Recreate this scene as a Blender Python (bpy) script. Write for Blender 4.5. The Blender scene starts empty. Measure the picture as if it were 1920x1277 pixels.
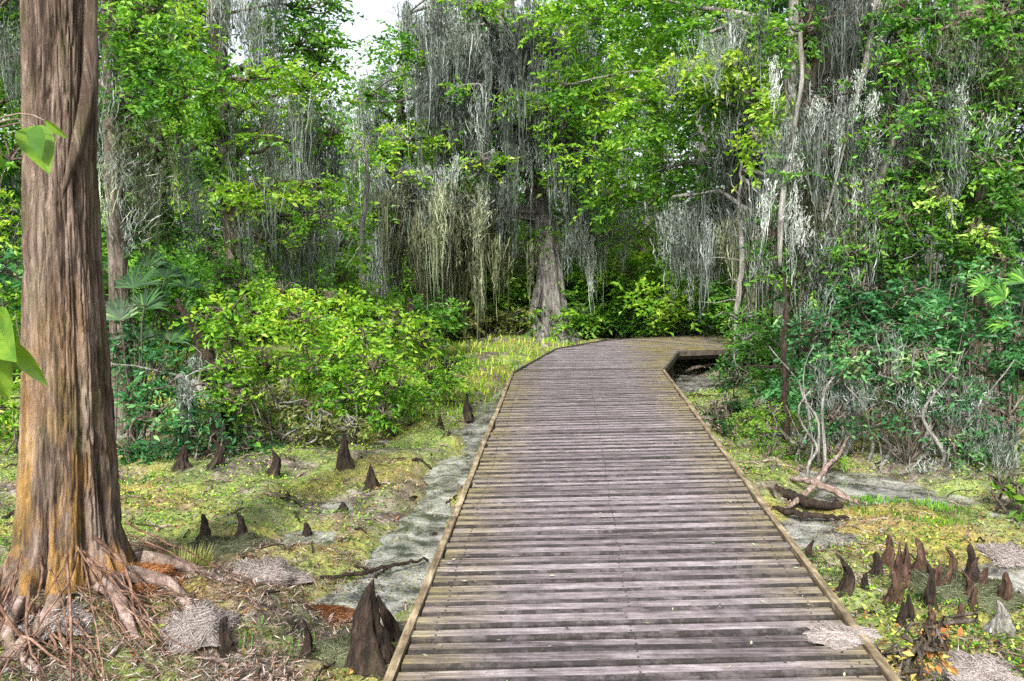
import bpy, math
import numpy as np
from math import radians

# ------------------------------------------------------------------ camera, sky, sun, exposure
scene = bpy.context.scene
FPX, CX, CY, CAMZ = 1600.0, 960.0, 638.5, 1.95
PITCH = math.atan(163.0 / FPX)
cam_data = bpy.data.cameras.new('camera'); cam = bpy.data.objects.new('camera', cam_data)
scene.collection.objects.link(cam)
cam.location = (0, 0, CAMZ); cam.rotation_euler = (math.pi / 2 - PITCH, 0, 0)
cam_data.sensor_width = 36; cam_data.lens = 30; cam_data.clip_end = 2000; cam_data.clip_start = 0.05
scene.camera = cam
SUN_EL, SUN_AZ = radians(42), radians(195)      # azimuth measured from +Y towards +X
w = bpy.data.worlds.new('World'); scene.world = w; w.use_nodes = True
nt = w.node_tree; bg = nt.nodes['Background']
sky = nt.nodes.new('ShaderNodeTexSky'); sky.sky_type = 'NISHITA'; sky.sun_disc = False
sky.sun_elevation = SUN_EL; sky.sun_rotation = SUN_AZ; sky.air_density = 1.0; sky.dust_density = 4.0; sky.ozone_density = 1.0
hs = nt.nodes.new('ShaderNodeHueSaturation'); hs.inputs['Saturation'].default_value = 0.30
nt.links.new(sky.outputs[0], hs.inputs['Color']); nt.links.new(hs.outputs[0], bg.inputs[0]); bg.inputs[1].default_value = 0.15
sd = bpy.data.lights.new('sun', 'SUN'); sd.energy = 3.4; sd.angle = radians(6); sd.color = (1, 0.95, 0.87)
sun = bpy.data.objects.new('sun', sd); scene.collection.objects.link(sun)
from mathutils import Vector
sv = Vector((math.sin(SUN_AZ) * math.cos(SUN_EL), math.cos(SUN_AZ) * math.cos(SUN_EL), math.sin(SUN_EL)))
sun.rotation_euler = sv.to_track_quat('Z', 'Y').to_euler()
scene.view_settings.view_transform = 'Standard'; scene.view_settings.look = 'None'
scene.view_settings.exposure = 1.15; scene.view_settings.gamma = 1.0
scene.cycles.max_bounces = 6; scene.cycles.diffuse_bounces = 4; scene.cycles.transparent_max_bounces = 4
scene.cycles.use_denoising = False

# ------------------------------------------------------------------ maths
cp, sp = math.cos(PITCH), math.sin(PITCH)
def ray(px, py):
    u, v = (px - CX) / FPX, (CY - py) / FPX
    return np.array([u, cp + v * sp, -sp + v * cp])
def W(px, py, D):
    d = ray(px, py); return np.array([0, 0, CAMZ]) + d * (D / d[1])
def G(px, py, z=0.0):
    d = ray(px, py); return np.array([0, 0, CAMZ]) + d * ((z - CAMZ) / d[2])

def _h(ix, iy, iz, s):
    n = (ix * 374761393 + iy * 668265263 + iz * 1274126177 + s * 974634777) & 0xffffffff
    n = ((n ^ (n >> 13)) * 1274126177) & 0xffffffff
    n = (n ^ (n >> 16)) & 0xffffffff
    return n / 4294967295.0
def noise(p, s=0):
    p = np.asarray(p, float); i = np.floor(p).astype(np.int64); f = p - i; f = f * f * (3 - 2 * f)
    r = 0
    for a in (0, 1):
        for b in (0, 1):
            for c in (0, 1):
                wt = (f[..., 0] if a else 1 - f[..., 0]) * (f[..., 1] if b else 1 - f[..., 1]) * (f[..., 2] if c else 1 - f[..., 2])
                r = r + wt * _h(i[..., 0] + a, i[..., 1] + b, i[..., 2] + c, s)
    return r * 2 - 1
def xy3(x, y, z=0.0):
    x, y = np.broadcast_arrays(np.asarray(x, float), np.asarray(y, float)); return np.stack([x, y, np.zeros_like(x) + z], -1)
def unit(v): return v / (np.linalg.norm(v, axis=-1, keepdims=True) + 1e-9)

# ------------------------------------------------------------------ boardwalk plan (deck top at z = DZ)
DZ = 0.40
def left_edge(y): return -0.42 + 0.0568 * (y - 3.08)
def right_edge(y): return 1.375 + 0.0755 * (y - 3.08)
SEGS = [((left_edge(-1.2), -1.2), (right_edge(-1.2), -1.2)), ((left_edge(11.0), 11.0), (right_edge(11.27), 11.27)),
        ((0.74, 13.8), (2.62, 13.45)), ((1.75, 15.25), (3.6, 13.7)), ((7.2, 17.6), (8.2, 15.0))]
creek = np.array([G(985, 690)[:2], G(930, 760)[:2], G(880, 850)[:2], G(815, 930)[:2], G(780, 1010)[:2], G(765, 1085)[:2], G(640, 1130)[:2]])
def polydist(x, y, pl):
    best = np.full(np.shape(x), 1e9)
    for a, b in zip(pl[:-1], pl[1:]):
        d = b - a; t = np.clip(((x - a[0]) * d[0] + (y - a[1]) * d[1]) / (d @ d), 0, 1)
        best = np.minimum(best, np.hypot(x - a[0] - t * d[0], y - a[1] - t * d[1]))
    return best
POOLS = [(G(1905, 1070), .45), (G(1290, 715), 1.0), (G(1730, 925), .5), (G(1560, 900), .35), (G(560, 1010), .3), (G(1450, 980), .4), (G(620, 940), .35)]
def gh(x, y):
    x = np.asarray(x, float); y = np.asarray(y, float)
    r = np.hypot(x, y)
    h = .065 * noise(xy3(x * .7, y * .7), 1) + .055 * noise(xy3(x * 2.1, y * 2.1), 2) + .032 * noise(xy3(x * 6, y * 6), 3) + .016 * noise(xy3(x * 15, y * 15), 4)
    h = h + .045
    h = h + np.clip((r - 14) / 20, 0, 1) * .25 * (noise(xy3(x * .15, y * .15), 5) + .6)
    d = polydist(x, y, creek); h = h - .19 * np.exp(-(d / (.25 * (1 + .75 * noise(xy3(x * 1.6, y * 1.6), 8)))) ** 2)
    for c, rr in POOLS:
        h = h - .14 * np.exp(-((x - c[0]) ** 2 + (y - c[1]) ** 2) / rr ** 2)
    h = h + .22 * np.exp(-((x - TR[0]) ** 2 + (y - TR[1]) ** 2) / .75 ** 2)
    return np.minimum(h, .26 + np.clip((r - 18) / 10, 0, 1) * .4)
TR = G(120, 1190)[:2]
def on_deck(x, y, m=0.0):
    return (x > left_edge(y) - m) & (x < right_edge(y) + m) & (y < 11.6)

# ------------------------------------------------------------------ mesh helpers
col = scene.collection
class MB:
    def __init__(self): self.v = []; self.q = []; self.t = []; self.n = 0
    def add(self, v, q, t=0.5):
        v = np.asarray(v, float).reshape(-1, 3); q = np.asarray(q, np.int64).reshape(-1, 4)
        self.v.append(v); self.q.append(q + self.n); self.n += len(v)
        self.t.append(np.broadcast_to(np.asarray(t, float), (len(q),)).copy())
    def build(self, name, mat, parent=None, origin=(0, 0, 0), smooth=False, label=None):
        v = np.concatenate(self.v) - np.asarray(origin, float); q = np.concatenate(self.q); t = np.concatenate(self.t)
        me = bpy.data.meshes.new(name)
        me.vertices.add(len(v)); me.vertices.foreach_set('co', v.astype(np.float32).ravel())
        me.loops.add(len(q) * 4); me.loops.foreach_set('vertex_index', q.astype(np.int32).ravel())
        me.polygons.add(len(q)); me.polygons.foreach_set('loop_start', (np.arange(len(q)) * 4).astype(np.int32))
        me.polygons.foreach_set('use_smooth', np.full(len(q), smooth))
        a = me.attributes.new('tint', 'FLOAT', 'FACE'); a.data.foreach_set('value', t.astype(np.float32))
        me.update(calc_edges=True); me.materials.append(mat)
        o = bpy.data.objects.new(name, me); col.objects.link(o)
        if parent is None: o.location = origin
        else: o.parent = parent
        if label: o['label'] = label
        return o
def tag(o, label=None, cat=None, group=None, kind=None):
    if label: o['label'] = label
    if cat: o['category'] = cat
    if group: o['group'] = group
    if kind: o['kind'] = kind
    return o
def empty(name, loc, label, cat, group=None):
    o = bpy.data.objects.new(name, None); o.empty_display_size = .1; col.objects.link(o); o.location = loc
    return tag(o, label, cat, group)

def frames(P):
    T = np.gradient(P, axis=0); T = unit(T)
    ref = np.array([0, 0, 1.0]) if abs(T[0][2]) < .8 else np.array([0, 1.0, 0])
    A = []
    a = unit(np.cross(T[0], ref))
    for t in T:
        a = unit(a - t * (a @ t)); A.append(a)
    A = np.array(A); B = np.cross(T, A); return A, B
def tube(mb, P, R, n=6, t=.5, flute=None, bump=0, seed=0, cap=True):
    P = np.asarray(P, float); R = np.broadcast_to(np.asarray(R, float), (len(P),)).copy()
    A, B = frames(P)
    th = np.arange(n) * 2 * math.pi / n
    rr = np.repeat(R[:, None], n, 1)
    if flute is not None: rr = rr * flute(np.arange(len(P))[:, None] / (len(P) - 1), th[None, :])
    if bump:
        L = np.concatenate([[0], np.cumsum(np.linalg.norm(np.diff(P, axis=0), axis=1))])
        q = np.stack(np.broadcast_arrays(np.cos(th)[None, :] * 3, np.sin(th)[None, :] * 3, L[:, None] * 4), -1)
        rr = rr * (1 + bump * noise(q, seed + 7))
    V = P[:, None, :] + rr[..., None] * (np.cos(th)[None, :, None] * A[:, None, :] + np.sin(th)[None, :, None] * B[:, None, :])
    i = np.arange(len(P) - 1)[:, None] * n; j = np.arange(n)[None, :]; k = (j + 1) % n
    Q = np.stack([i + j, i + k, i + n + k, i + n + j], -1).reshape(-1, 4)
    V = V.reshape(-1, 3)
    if cap:
        V = np.vstack([V, P[-1:]]); c = len(V) - 1; b = (len(P) - 1) * n
        Q = np.vstack([Q, [[b + m, b + (m + 1) % n, b + (m + 2) % n, c] for m in range(0, n - 1, 2)]])
    mb.add(V, Q, t)
def curve(a, b, sag=0.0, wob=0.0, n=7, rng=None):
    a = np.asarray(a, float); b = np.asarray(b, float); s = np.linspace(0, 1, n)[:, None]
    P = a + (b - a) * s; P[:, 2] += sag * 4 * (s * (1 - s))[:, 0]
    if wob and rng is not None:
        a1, a2, a3 = rng.normal(size=(3, 3)) * wob * np.array([[1.6], [1.0], [.6]])
        P += a1 * np.sin(math.pi * s) + a2 * np.sin(2 * math.pi * s) + a3 * np.sin(3 * math.pi * s)
    return P

# leaves -----------------------------------------------------------
def sprays(mb, rng, C, Dr, L, k, size, wid=.5, t=.5, tv=.35, up=.8, cup=.15):
    N = len(C)
    if N == 0: return
    L = np.broadcast_to(L, (N,))
    Dr = unit(Dr)
    side = unit(np.cross(Dr, np.array([0, 0, 1.0])) + rng.normal(size=(N, 3)) * .25)
    s = (np.arange(k) + .6) / k
    pos = C[:, None, :] + Dr[:, None, :] * (L[:, None] * s)[..., None]
    pos[..., 2] -= (L[:, None] * s ** 2) * .25
    sg = np.where(np.arange(k) % 2, 1., -1.)[None, :, None]
    ld = Dr[:, None, :] * .7 + side[:, None, :] * sg + rng.normal(size=(N, k, 3)) * .35
    ld[..., 2] -= .15
    ld = unit(ld)
    nm = rng.normal(size=(N, k, 3)) * .6; nm[..., 2] += up
    ww = unit(np.cross(ld, nm)); nn = np.cross(ww, ld)
    sz = size * (.65 + .7 * rng.random((N, k, 1)))
    b = pos; tip = pos + ld * sz; mid = pos + ld * sz * .45 + nn * sz * cup
    V = np.stack([b, mid + ww * sz * wid * .5 - nn * sz * cup, tip, mid - ww * sz * wid * .5 - nn * sz * cup], 2)
    V[:, :, 1] += nn * sz * cup; V[:, :, 3] += nn * sz * cup
    tt = np.clip(t + (rng.random((N, 1)) - .5) * tv * 1.2 + (rng.random((N, k)) - .5) * tv, 0, 1)
    mb.add(V.reshape(-1, 3), np.arange(N * k * 4).reshape(-1, 4), tt.ravel())

LEAF = 1.28
def clump(mb, rng, c, rad, size=.08, lai=2.2, k=9, wid=.5, t=.5, tv=.35, gap=-.25, hf=None, twigs=None):
    c = np.asarray(c, float); rad = np.asarray(rad, float)
    area = math.pi * rad[0] * rad[2]; size = size * LEAF
    n = int(lai * area / (.25 * size * size * wid * 2) / k * 1.3) + 3
    u = unit(rng.normal(size=(n, 3))); r = rng.random((n, 1)) ** .45
    p = u * r
    f = 1.1 / max(.25, float(min(rad)))
    nz = noise((c + p * rad) * f * 1.4 + c.sum(), 11) + .75 * noise((c + p * rad) * f * 3.2, 12)
    keep = nz > gap; p = p[keep]; nz = nz[keep]
    P = c + p * rad * (1 + .40 * nz[:, None])
    d = unit(p * rad) + rng.normal(size=p.shape) * .55; d[:, 2] = d[:, 2] * .6 - .05
    L = size * k * .42
    P = P - unit(d) * L * .5
    if hf is not None:
        ok = P[:, 2] > hf; P = P[ok]; d = d[ok]; nz = nz[ok]
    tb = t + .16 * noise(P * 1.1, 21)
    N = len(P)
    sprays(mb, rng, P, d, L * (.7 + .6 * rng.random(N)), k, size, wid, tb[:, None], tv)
    if twigs is not None:
        for i in rng.integers(0, max(N, 1), size=min(14, N)):
            tube(twigs, curve(c + (P[i] - c) * .1, P[i] + unit(d[i]) * L * .4, sag=.06, wob=.03, n=5, rng=rng), np.linspace(.014, .003, 5), 4, cap=False)

# hanging moss ---------------------------------------------------------
def moss_beards(mb, rng, tops, lens, spread=.14, nstr=16, wd=.018, t=.5):
    """tangled, tapering tassels: long strands in the middle, short curly ones round the outside"""
    tops = np.asarray(tops, float); N = len(tops)
    t = np.broadcast_to(t, (N,))
    M_ = N * nstr; seg = 8
    asp = (.5 + 1.0 * rng.random((N, 1, 1)))
    off = rng.normal(size=(N, nstr, 2)) * spread * asp
    dist = np.hypot(off[..., 0], off[..., 1]) / (spread * asp[..., 0])
    ln = (np.asarray(lens) * np.exp(rng.normal(size=N) * .35))[:, None] * np.exp(-.55 * dist ** 1.3) * (.45 + .75 * rng.random((N, nstr)))
    start = tops[:, None, :] + np.concatenate([off, -(rng.random((N, nstr, 1)) ** 2) * np.asarray(lens)[:, None, None] * .55 + dist[..., None] * -.06], -1)
    s = np.linspace(0, 1, seg + 1)
    P = np.repeat(start[:, :, None, :], seg + 1, 2)
    P[..., 2] -= ln[..., None] * s
    P[..., :2] += off[:, :, None, :] * (-.5 * s[None, None, :, None])
    sway = rng.normal(size=(N, 1, 1, 2)) * .045 * np.asarray(lens)[:, None, None, None]; P[..., :2] += sway * (s ** 2)[None, None, :, None]
    wob = rng.normal(size=(N, nstr, seg + 1, 2)) * .010; wob[:, :, 0] = 0
    P[..., :2] += np.cumsum(wob, 2) * .75 + wob * .35
    ang = rng.random((N, nstr, 1)) * math.pi + s * 2.5
    wv = np.stack([np.cos(ang), np.sin(ang) * .9, .5 * np.sin(ang * 3)], -1)
    ww = wd * (.35 + .9 * rng.random((N, nstr, 1))) * np.array([.5, .9, 1, .9, .9, .75, .6, .4, .1])[None, None, :] * (.5 + rng.random((N, nstr, seg + 1)))
    Lf = P - wv * ww[..., None] * .5; Rt = P + wv * ww[..., None] * .5
    V = np.stack([Lf, Rt], 3).reshape(M_, (seg + 1) * 2, 3)
    base = np.arange(M_)[:, None, None] * ((seg + 1) * 2); i = np.arange(seg)[None, :, None] * 2
    Q = base + i + np.array([0, 1, 3, 2])[None, None, :]
    tt = np.clip(t[:, None] + (rng.random((N, nstr)) - .5) * .5, 0, 1)
    mb.add(V.reshape(-1, 3), Q.reshape(-1, 4), np.repeat(tt.ravel(), seg))
    # short curls filling the tassel from its root to its tapering tip
    K = int(nstr * 2.6); sg = 3
    h0 = rng.random((N, K)) ** 1.15; rr = spread * asp[..., 0] * (1.05 - .8 * h0) * np.abs(rng.normal(size=(N, K))) * .75; an = rng.random((N, K)) * 2 * math.pi
    LL = np.asarray(lens)[:, None] * .95
    o = np.stack([rr * np.cos(an), rr * np.sin(an), -h0 * LL], -1); o[..., :2] += sway[:, 0] * (h0 ** 2)[..., None]
    S = tops[:, None, :] + o
    fl = (.06 + .12 * rng.random((N, K))) * np.clip(LL, .5, 1.6)
    dirv = rng.normal(size=(N, K, 3)) * .42; dirv[..., 2] -= 1; dirv = unit(dirv)
    pts = [S]; d = dirv
    for _ in range(sg):
        pts.append(pts[-1] + d * (fl / sg)[..., None]); d = d + rng.normal(size=d.shape) * .45; d[..., 2] -= .2; d = unit(d)
    P = np.stack(pts, 2); ang = rng.random((N, K, 1)) * math.pi + np.arange(sg + 1) * .8
    wv = np.stack([np.cos(ang), np.sin(ang), .6 * np.sin(ang * 2)], -1); ww = wd * (.6 + .9 * rng.random((N, K, 1))) * np.array([.5, 1, .9, .2])
    V = np.stack([P - wv * ww[..., None] * .5, P + wv * ww[..., None] * .5], 3).reshape(N * K, (sg + 1) * 2, 3)
    Q = np.arange(N * K)[:, None, None] * ((sg + 1) * 2) + np.arange(sg)[None, :, None] * 2 + np.array([0, 1, 3, 2])[None, None, :]
    tt = np.clip(t[:, None] + (rng.random((N, K)) - .5) * .4 - .05, 0, 1)
    mb.add(V.reshape(-1, 3), Q.reshape(-1, 4), np.repeat(tt.ravel(), sg))

# ------------------------------------------------------------------ materials
def newmat(name):
    m = bpy.data.materials.new(name); m.use_nodes = True; n = m.node_tree
    return m, n, n.nodes['Principled BSDF']
def nd(n, typ, **kw):
    x = n.nodes.new(typ)
    for k, v in kw.items():
        if k in x.inputs.keys() if hasattr(x.inputs, 'keys') else False: x.inputs[k].default_value = v
        else: setattr(x, k, v)
    return x
def ramp(n, fac, stops):
    r = n.nodes.new('ShaderNodeValToRGB'); e = r.color_ramp.elements
    while len(e) < len(stops): e.new(.5)
    for i, (p, c) in enumerate(stops): e[i].position = p; e[i].color = (*c, 1)
    if fac is not None: n.links.new(fac, r.inputs[0])
    return r
def tex(n, scale, detail=4, rough=.6, vec=None, dist=0):
    t = n.nodes.new('ShaderNodeTexNoise'); t.inputs['Scale'].default_value = scale; t.inputs['Detail'].default_value = detail
    t.inputs['Roughness'].default_value = rough; t.inputs['Distortion'].default_value = dist
    if vec is not None: n.links.new(vec, t.inputs['Vector'])
    return t
def mix(n, fac, a, b, mode='MIX'):
    m = n.nodes.new('ShaderNodeMix'); m.data_type = 'RGBA'; m.blend_type = mode
    if hasattr(fac, 'links'): n.links.new(fac, m.inputs[0])
    else: m.inputs[0].default_value = fac
    for s, v in ((6, a), (7, b)):
        if hasattr(v, 'links'): n.links.new(v, m.inputs[s])
        else: m.inputs[s].default_value = (*v, 1)
    return m.outputs[2]
def mth(n, op, a, b=None, c=None, clamp=False):
    m = n.nodes.new('ShaderNodeMath'); m.operation = op; m.use_clamp = clamp
    for i, v in enumerate((a, b, c)):
        if v is None: continue
        if hasattr(v, 'links'): n.links.new(v, m.inputs[i])
        else: m.inputs[i].default_value = v
    return m.outputs[0]
def vscale(n, s, kind='Object'):
    tc = n.nodes.new('ShaderNodeTexCoord'); mp = n.nodes.new('ShaderNodeMapping'); mp.inputs['Scale'].default_value = s
    n.links.new(tc.outputs[kind], mp.inputs[0]); return mp.outputs[0]
def bump(n, h, strength=.5, dist=.02):
    b = n.nodes.new('ShaderNodeBump'); b.inputs['Strength'].default_value = strength; b.inputs['Distance'].default_value = dist
    n.links.new(h, b.inputs['Height']); return b.outputs[0]

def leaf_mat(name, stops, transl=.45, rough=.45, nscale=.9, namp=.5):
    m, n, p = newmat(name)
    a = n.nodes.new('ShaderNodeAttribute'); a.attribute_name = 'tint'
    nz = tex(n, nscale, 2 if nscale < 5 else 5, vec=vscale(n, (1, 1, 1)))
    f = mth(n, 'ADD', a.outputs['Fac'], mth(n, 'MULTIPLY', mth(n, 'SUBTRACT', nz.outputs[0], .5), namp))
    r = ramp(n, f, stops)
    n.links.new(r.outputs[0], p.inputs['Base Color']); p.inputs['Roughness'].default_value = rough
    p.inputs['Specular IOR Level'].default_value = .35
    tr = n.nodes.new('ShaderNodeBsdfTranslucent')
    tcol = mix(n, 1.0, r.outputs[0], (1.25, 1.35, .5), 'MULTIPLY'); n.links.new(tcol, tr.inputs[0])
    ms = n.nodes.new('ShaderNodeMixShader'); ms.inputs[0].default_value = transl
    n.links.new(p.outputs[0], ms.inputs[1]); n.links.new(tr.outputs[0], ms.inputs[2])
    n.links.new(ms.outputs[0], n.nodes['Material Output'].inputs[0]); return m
M = {}
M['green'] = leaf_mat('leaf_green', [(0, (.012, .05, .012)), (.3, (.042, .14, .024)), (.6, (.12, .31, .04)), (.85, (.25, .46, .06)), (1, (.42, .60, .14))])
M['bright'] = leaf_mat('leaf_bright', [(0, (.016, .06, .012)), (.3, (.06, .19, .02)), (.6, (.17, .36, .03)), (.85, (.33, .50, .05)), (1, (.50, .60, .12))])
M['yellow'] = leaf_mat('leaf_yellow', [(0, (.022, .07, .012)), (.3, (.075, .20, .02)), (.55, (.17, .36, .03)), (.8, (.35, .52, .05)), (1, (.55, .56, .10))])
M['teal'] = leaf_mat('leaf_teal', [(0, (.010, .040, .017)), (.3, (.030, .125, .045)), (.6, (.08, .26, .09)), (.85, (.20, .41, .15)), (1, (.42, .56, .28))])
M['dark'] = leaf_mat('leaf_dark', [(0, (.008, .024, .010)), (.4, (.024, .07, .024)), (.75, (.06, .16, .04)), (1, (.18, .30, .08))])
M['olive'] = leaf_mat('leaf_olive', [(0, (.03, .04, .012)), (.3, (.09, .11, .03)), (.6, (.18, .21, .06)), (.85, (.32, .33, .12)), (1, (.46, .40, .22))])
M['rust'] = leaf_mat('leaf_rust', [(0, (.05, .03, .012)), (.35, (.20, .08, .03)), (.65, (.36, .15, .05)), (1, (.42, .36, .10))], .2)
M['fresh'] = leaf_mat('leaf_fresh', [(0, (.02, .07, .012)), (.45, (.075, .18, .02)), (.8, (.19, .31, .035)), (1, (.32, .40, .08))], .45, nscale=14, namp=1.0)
M['moss'] = leaf_mat('moss_grey', [(0, (.018, .022, .022)), (.3, (.060, .075, .062)), (.55, (.155, .185, .165)), (.75, (.27, .305, .29)), (1, (.47, .50, .50))], .2, .8)
M['heap'] = leaf_mat('moss_heap', [(0, (.09, .072, .068)), (.35, (.18, .152, .145)), (.65, (.285, .25, .243)), (1, (.42, .385, .38))], .15, .8)
M['redneedle'] = leaf_mat('needle_litter', [(0, (.03, .02, .016)), (.35, (.11, .072, .055)), (.65, (.24, .16, .13)), (.85, (.36, .27, .24)), (1, (.46, .40, .37))], .1, .8)
M['mossbrown'] = leaf_mat('moss_brown', [(0, (.020, .022, .012)), (.35, (.070, .078, .04)), (.65, (.16, .18, .10)), (1, (.36, .42, .27))], .15, .8)

def bark_mat(name, stops, moss=(.07, .09, .02), mossamt=.35, vs=(14, 14, 2.2), bs=.9):
    m, n, p = newmat(name)
    v = vscale(n, vs); a = tex(n, 1.6, 8, .65, v, .6)
    b = tex(n, 2.2, 5, .6, vscale(n, (1, 1, 1)))
    mixf = mth(n, 'ADD', mth(n, 'MULTIPLY', a.outputs[0], .8), mth(n, 'MULTIPLY', b.outputs[0], .25))
    r = ramp(n, mixf, stops)
    g = tex(n, 3.1, 5, .7, vscale(n, (1.6, 1.6, .7)))
    gf = ramp(n, g.outputs[0], [(.5, (0, 0, 0)), (.68, (1, 1, 1))])
    c = mix(n, mth(n, 'MULTIPLY', gf.outputs[0], mossamt), r.outputs[0], moss)
    n.links.new(c, p.inputs['Base Color']); p.inputs['Roughness'].default_value = .88; p.inputs['Specular IOR Level'].default_value = .2
    n.links.new(bump(n, a.outputs[0], bs, .06), p.inputs['Normal']); return m
def add_low(m, c, amt, z0, z1):
    n = m.node_tree; p = n.nodes['Principled BSDF']; src = p.inputs['Base Color'].links[0].from_socket
    g = n.nodes.new('ShaderNodeNewGeometry'); sx = n.nodes.new('ShaderNodeSeparateXYZ'); n.links.new(g.outputs['Position'], sx.inputs[0])
    f = mth(n, 'DIVIDE', mth(n, 'SUBTRACT', z1, sx.outputs[2]), z1 - z0, clamp=True); k = tex(n, 3.0, 6, .7, vscale(n, (2.2, 2.2, .5)))
    f = mth(n, 'MULTIPLY', mth(n, 'MULTIPLY', f, ramp(n, k.outputs[0], [(.46, (0, 0, 0)), (.60, (1, 1, 1))]).outputs[0]), amt)
    n.links.new(mix(n, f, src, c), p.inputs['Base Color'])
M['cypress'] = bark_mat('cypress_bark', [(.34, (.016, .011, .008)), (.44, (.058, .040, .030)), (.535, (.135, .097, .076)), (.64, (.25, .192, .160)), (.78, (.40, .33, .30))], (.10, .11, .03), .45, (13, 13, 1.6))
add_low(M['cypress'], (.40, .22, .055), .85, .2, 1.9)
M['bark'] = bark_mat('dark_bark', [(.33, (.02, .015, .012)), (.5, (.08, .062, .05)), (.64, (.20, .17, .145)), (.8, (.36, .33, .30))])
M['greybark'] = bark_mat('grey_bark', [(.33, (.03, .027, .026)), (.5, (.12, .11, .105)), (.64, (.28, .27, .26)), (.8, (.48, .47, .47))], (.10, .12, .06), .3)
M['pale'] = bark_mat('pale_bark', [(.33, (.05, .047, .042)), (.5, (.16, .152, .14)), (.64, (.32, .31, .295)), (.8, (.52, .51, .50))], (.14, .16, .08), .3)
M['knee'] = bark_mat('knee_bark', [(.34, (.008, .006, .005)), (.5, (.026, .018, .014)), (.66, (.070, .047, .036)), (.82, (.17, .13, .11))], (.05, .06, .02), .3, (18, 18, 5))
M['redknee'] = bark_mat('red_knee_bark', [(.34, (.014, .009, .007)), (.5, (.060, .034, .024)), (.66, (.15, .09, .065)), (.82, (.30, .23, .19))], (.08, .07, .02), .4, (18, 18, 5))
M['root'] = bark_mat('root_bark', [(.33, (.05, .035, .03)), (.5, (.20, .14, .12)), (.64, (.40, .31, .28)), (.8, (.58, .50, .47))], (.12, .12, .04), .3, (9, 9, 9))

M['redroot'] = bark_mat('red_root_bark', [(.33, (.03, .017, .012)), (.5, (.13, .072, .050)), (.64, (.31, .19, .14)), (.8, (.52, .40, .34))], (.16, .10, .04), .2, (9, 9, 9))

def ground_mat():
    m, n, p = newmat('swamp_mud')
    g = n.nodes.new('ShaderNodeNewGeometry'); pos = g.outputs['Position']
    a = tex(n, 1.1, 8, .68, pos, .5); b = tex(n, 5.5, 8, .75, pos); c = tex(n, 24, 6, .75, pos); d = tex(n, .55, 5, .6, pos, .4)
    base = ramp(n, b.outputs[0], [(.34, (.018, .013, .011)), (.45, (.075, .056, .046)), (.55, (.19, .15, .13)), (.68, (.40, .35, .33))])
    gr = ramp(n, c.outputs[0], [(.35, (.055, .10, .017)), (.5, (.17, .25, .04)), (.65, (.34, .41, .08))])
    gf = ramp(n, a.outputs[0], [(.42, (0, 0, 0)), (.55, (1, 1, 1))])
    c1 = mix(n, mth(n, 'MULTIPLY', gf.outputs[0], .8), base.outputs[0], gr.outputs[0])
    of = ramp(n, d.outputs[0], [(.50, (0, 0, 0)), (.62, (1, 1, 1))])
    oc = ramp(n, c.outputs[0], [(.35, (.12, .07, .015)), (.5, (.30, .21, .04)), (.65, (.46, .36, .11))])
    c2 = mix(n, mth(n, 'MULTIPLY', of.outputs[0], .6), c1, oc.outputs[0])
    n.links.new(c2, p.inputs['Base Color'])
    wet = ramp(n, a.outputs[0], [(.35, (.45,) * 3), (.5, (.9,) * 3)]); n.links.new(wet.outputs[0], p.inputs['Roughness'])
    hh = mth(n, 'ADD', b.outputs[0], mth(n, 'MULTIPLY', c.outputs[0], .5))
    n.links.new(bump(n, hh, .9, .05), p.inputs['Normal']); return m
M['ground'] = ground_mat()
def water_mat():
    m, n, p = newmat('pond_water')
    g = n.nodes.new('ShaderNodeNewGeometry')
    a = tex(n, 4.5, 8, .7, g.outputs['Position'], .6); b = tex(n, 90, 3, .7, g.outputs['Position'])
    s = mth(n, 'ADD', mth(n, 'MULTIPLY', a.outputs[0], .7), mth(n, 'MULTIPLY', b.outputs[0], .3))
    r = ramp(n, s, [(.43, (.03, .030, .030)), (.52, (.19, .19, .175)), (.64, (.43, .43, .40))])
    n.links.new(r.outputs[0], p.inputs['Base Color'])
    rr = ramp(n, s, [(.46, (.03,) * 3), (.62, (.35,) * 3)]); n.links.new(rr.outputs[0], p.inputs['Roughness'])
    n.links.new(bump(n, a.outputs[0], .25, .01), p.inputs['Normal']); return m
M['water'] = water_mat()
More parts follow.
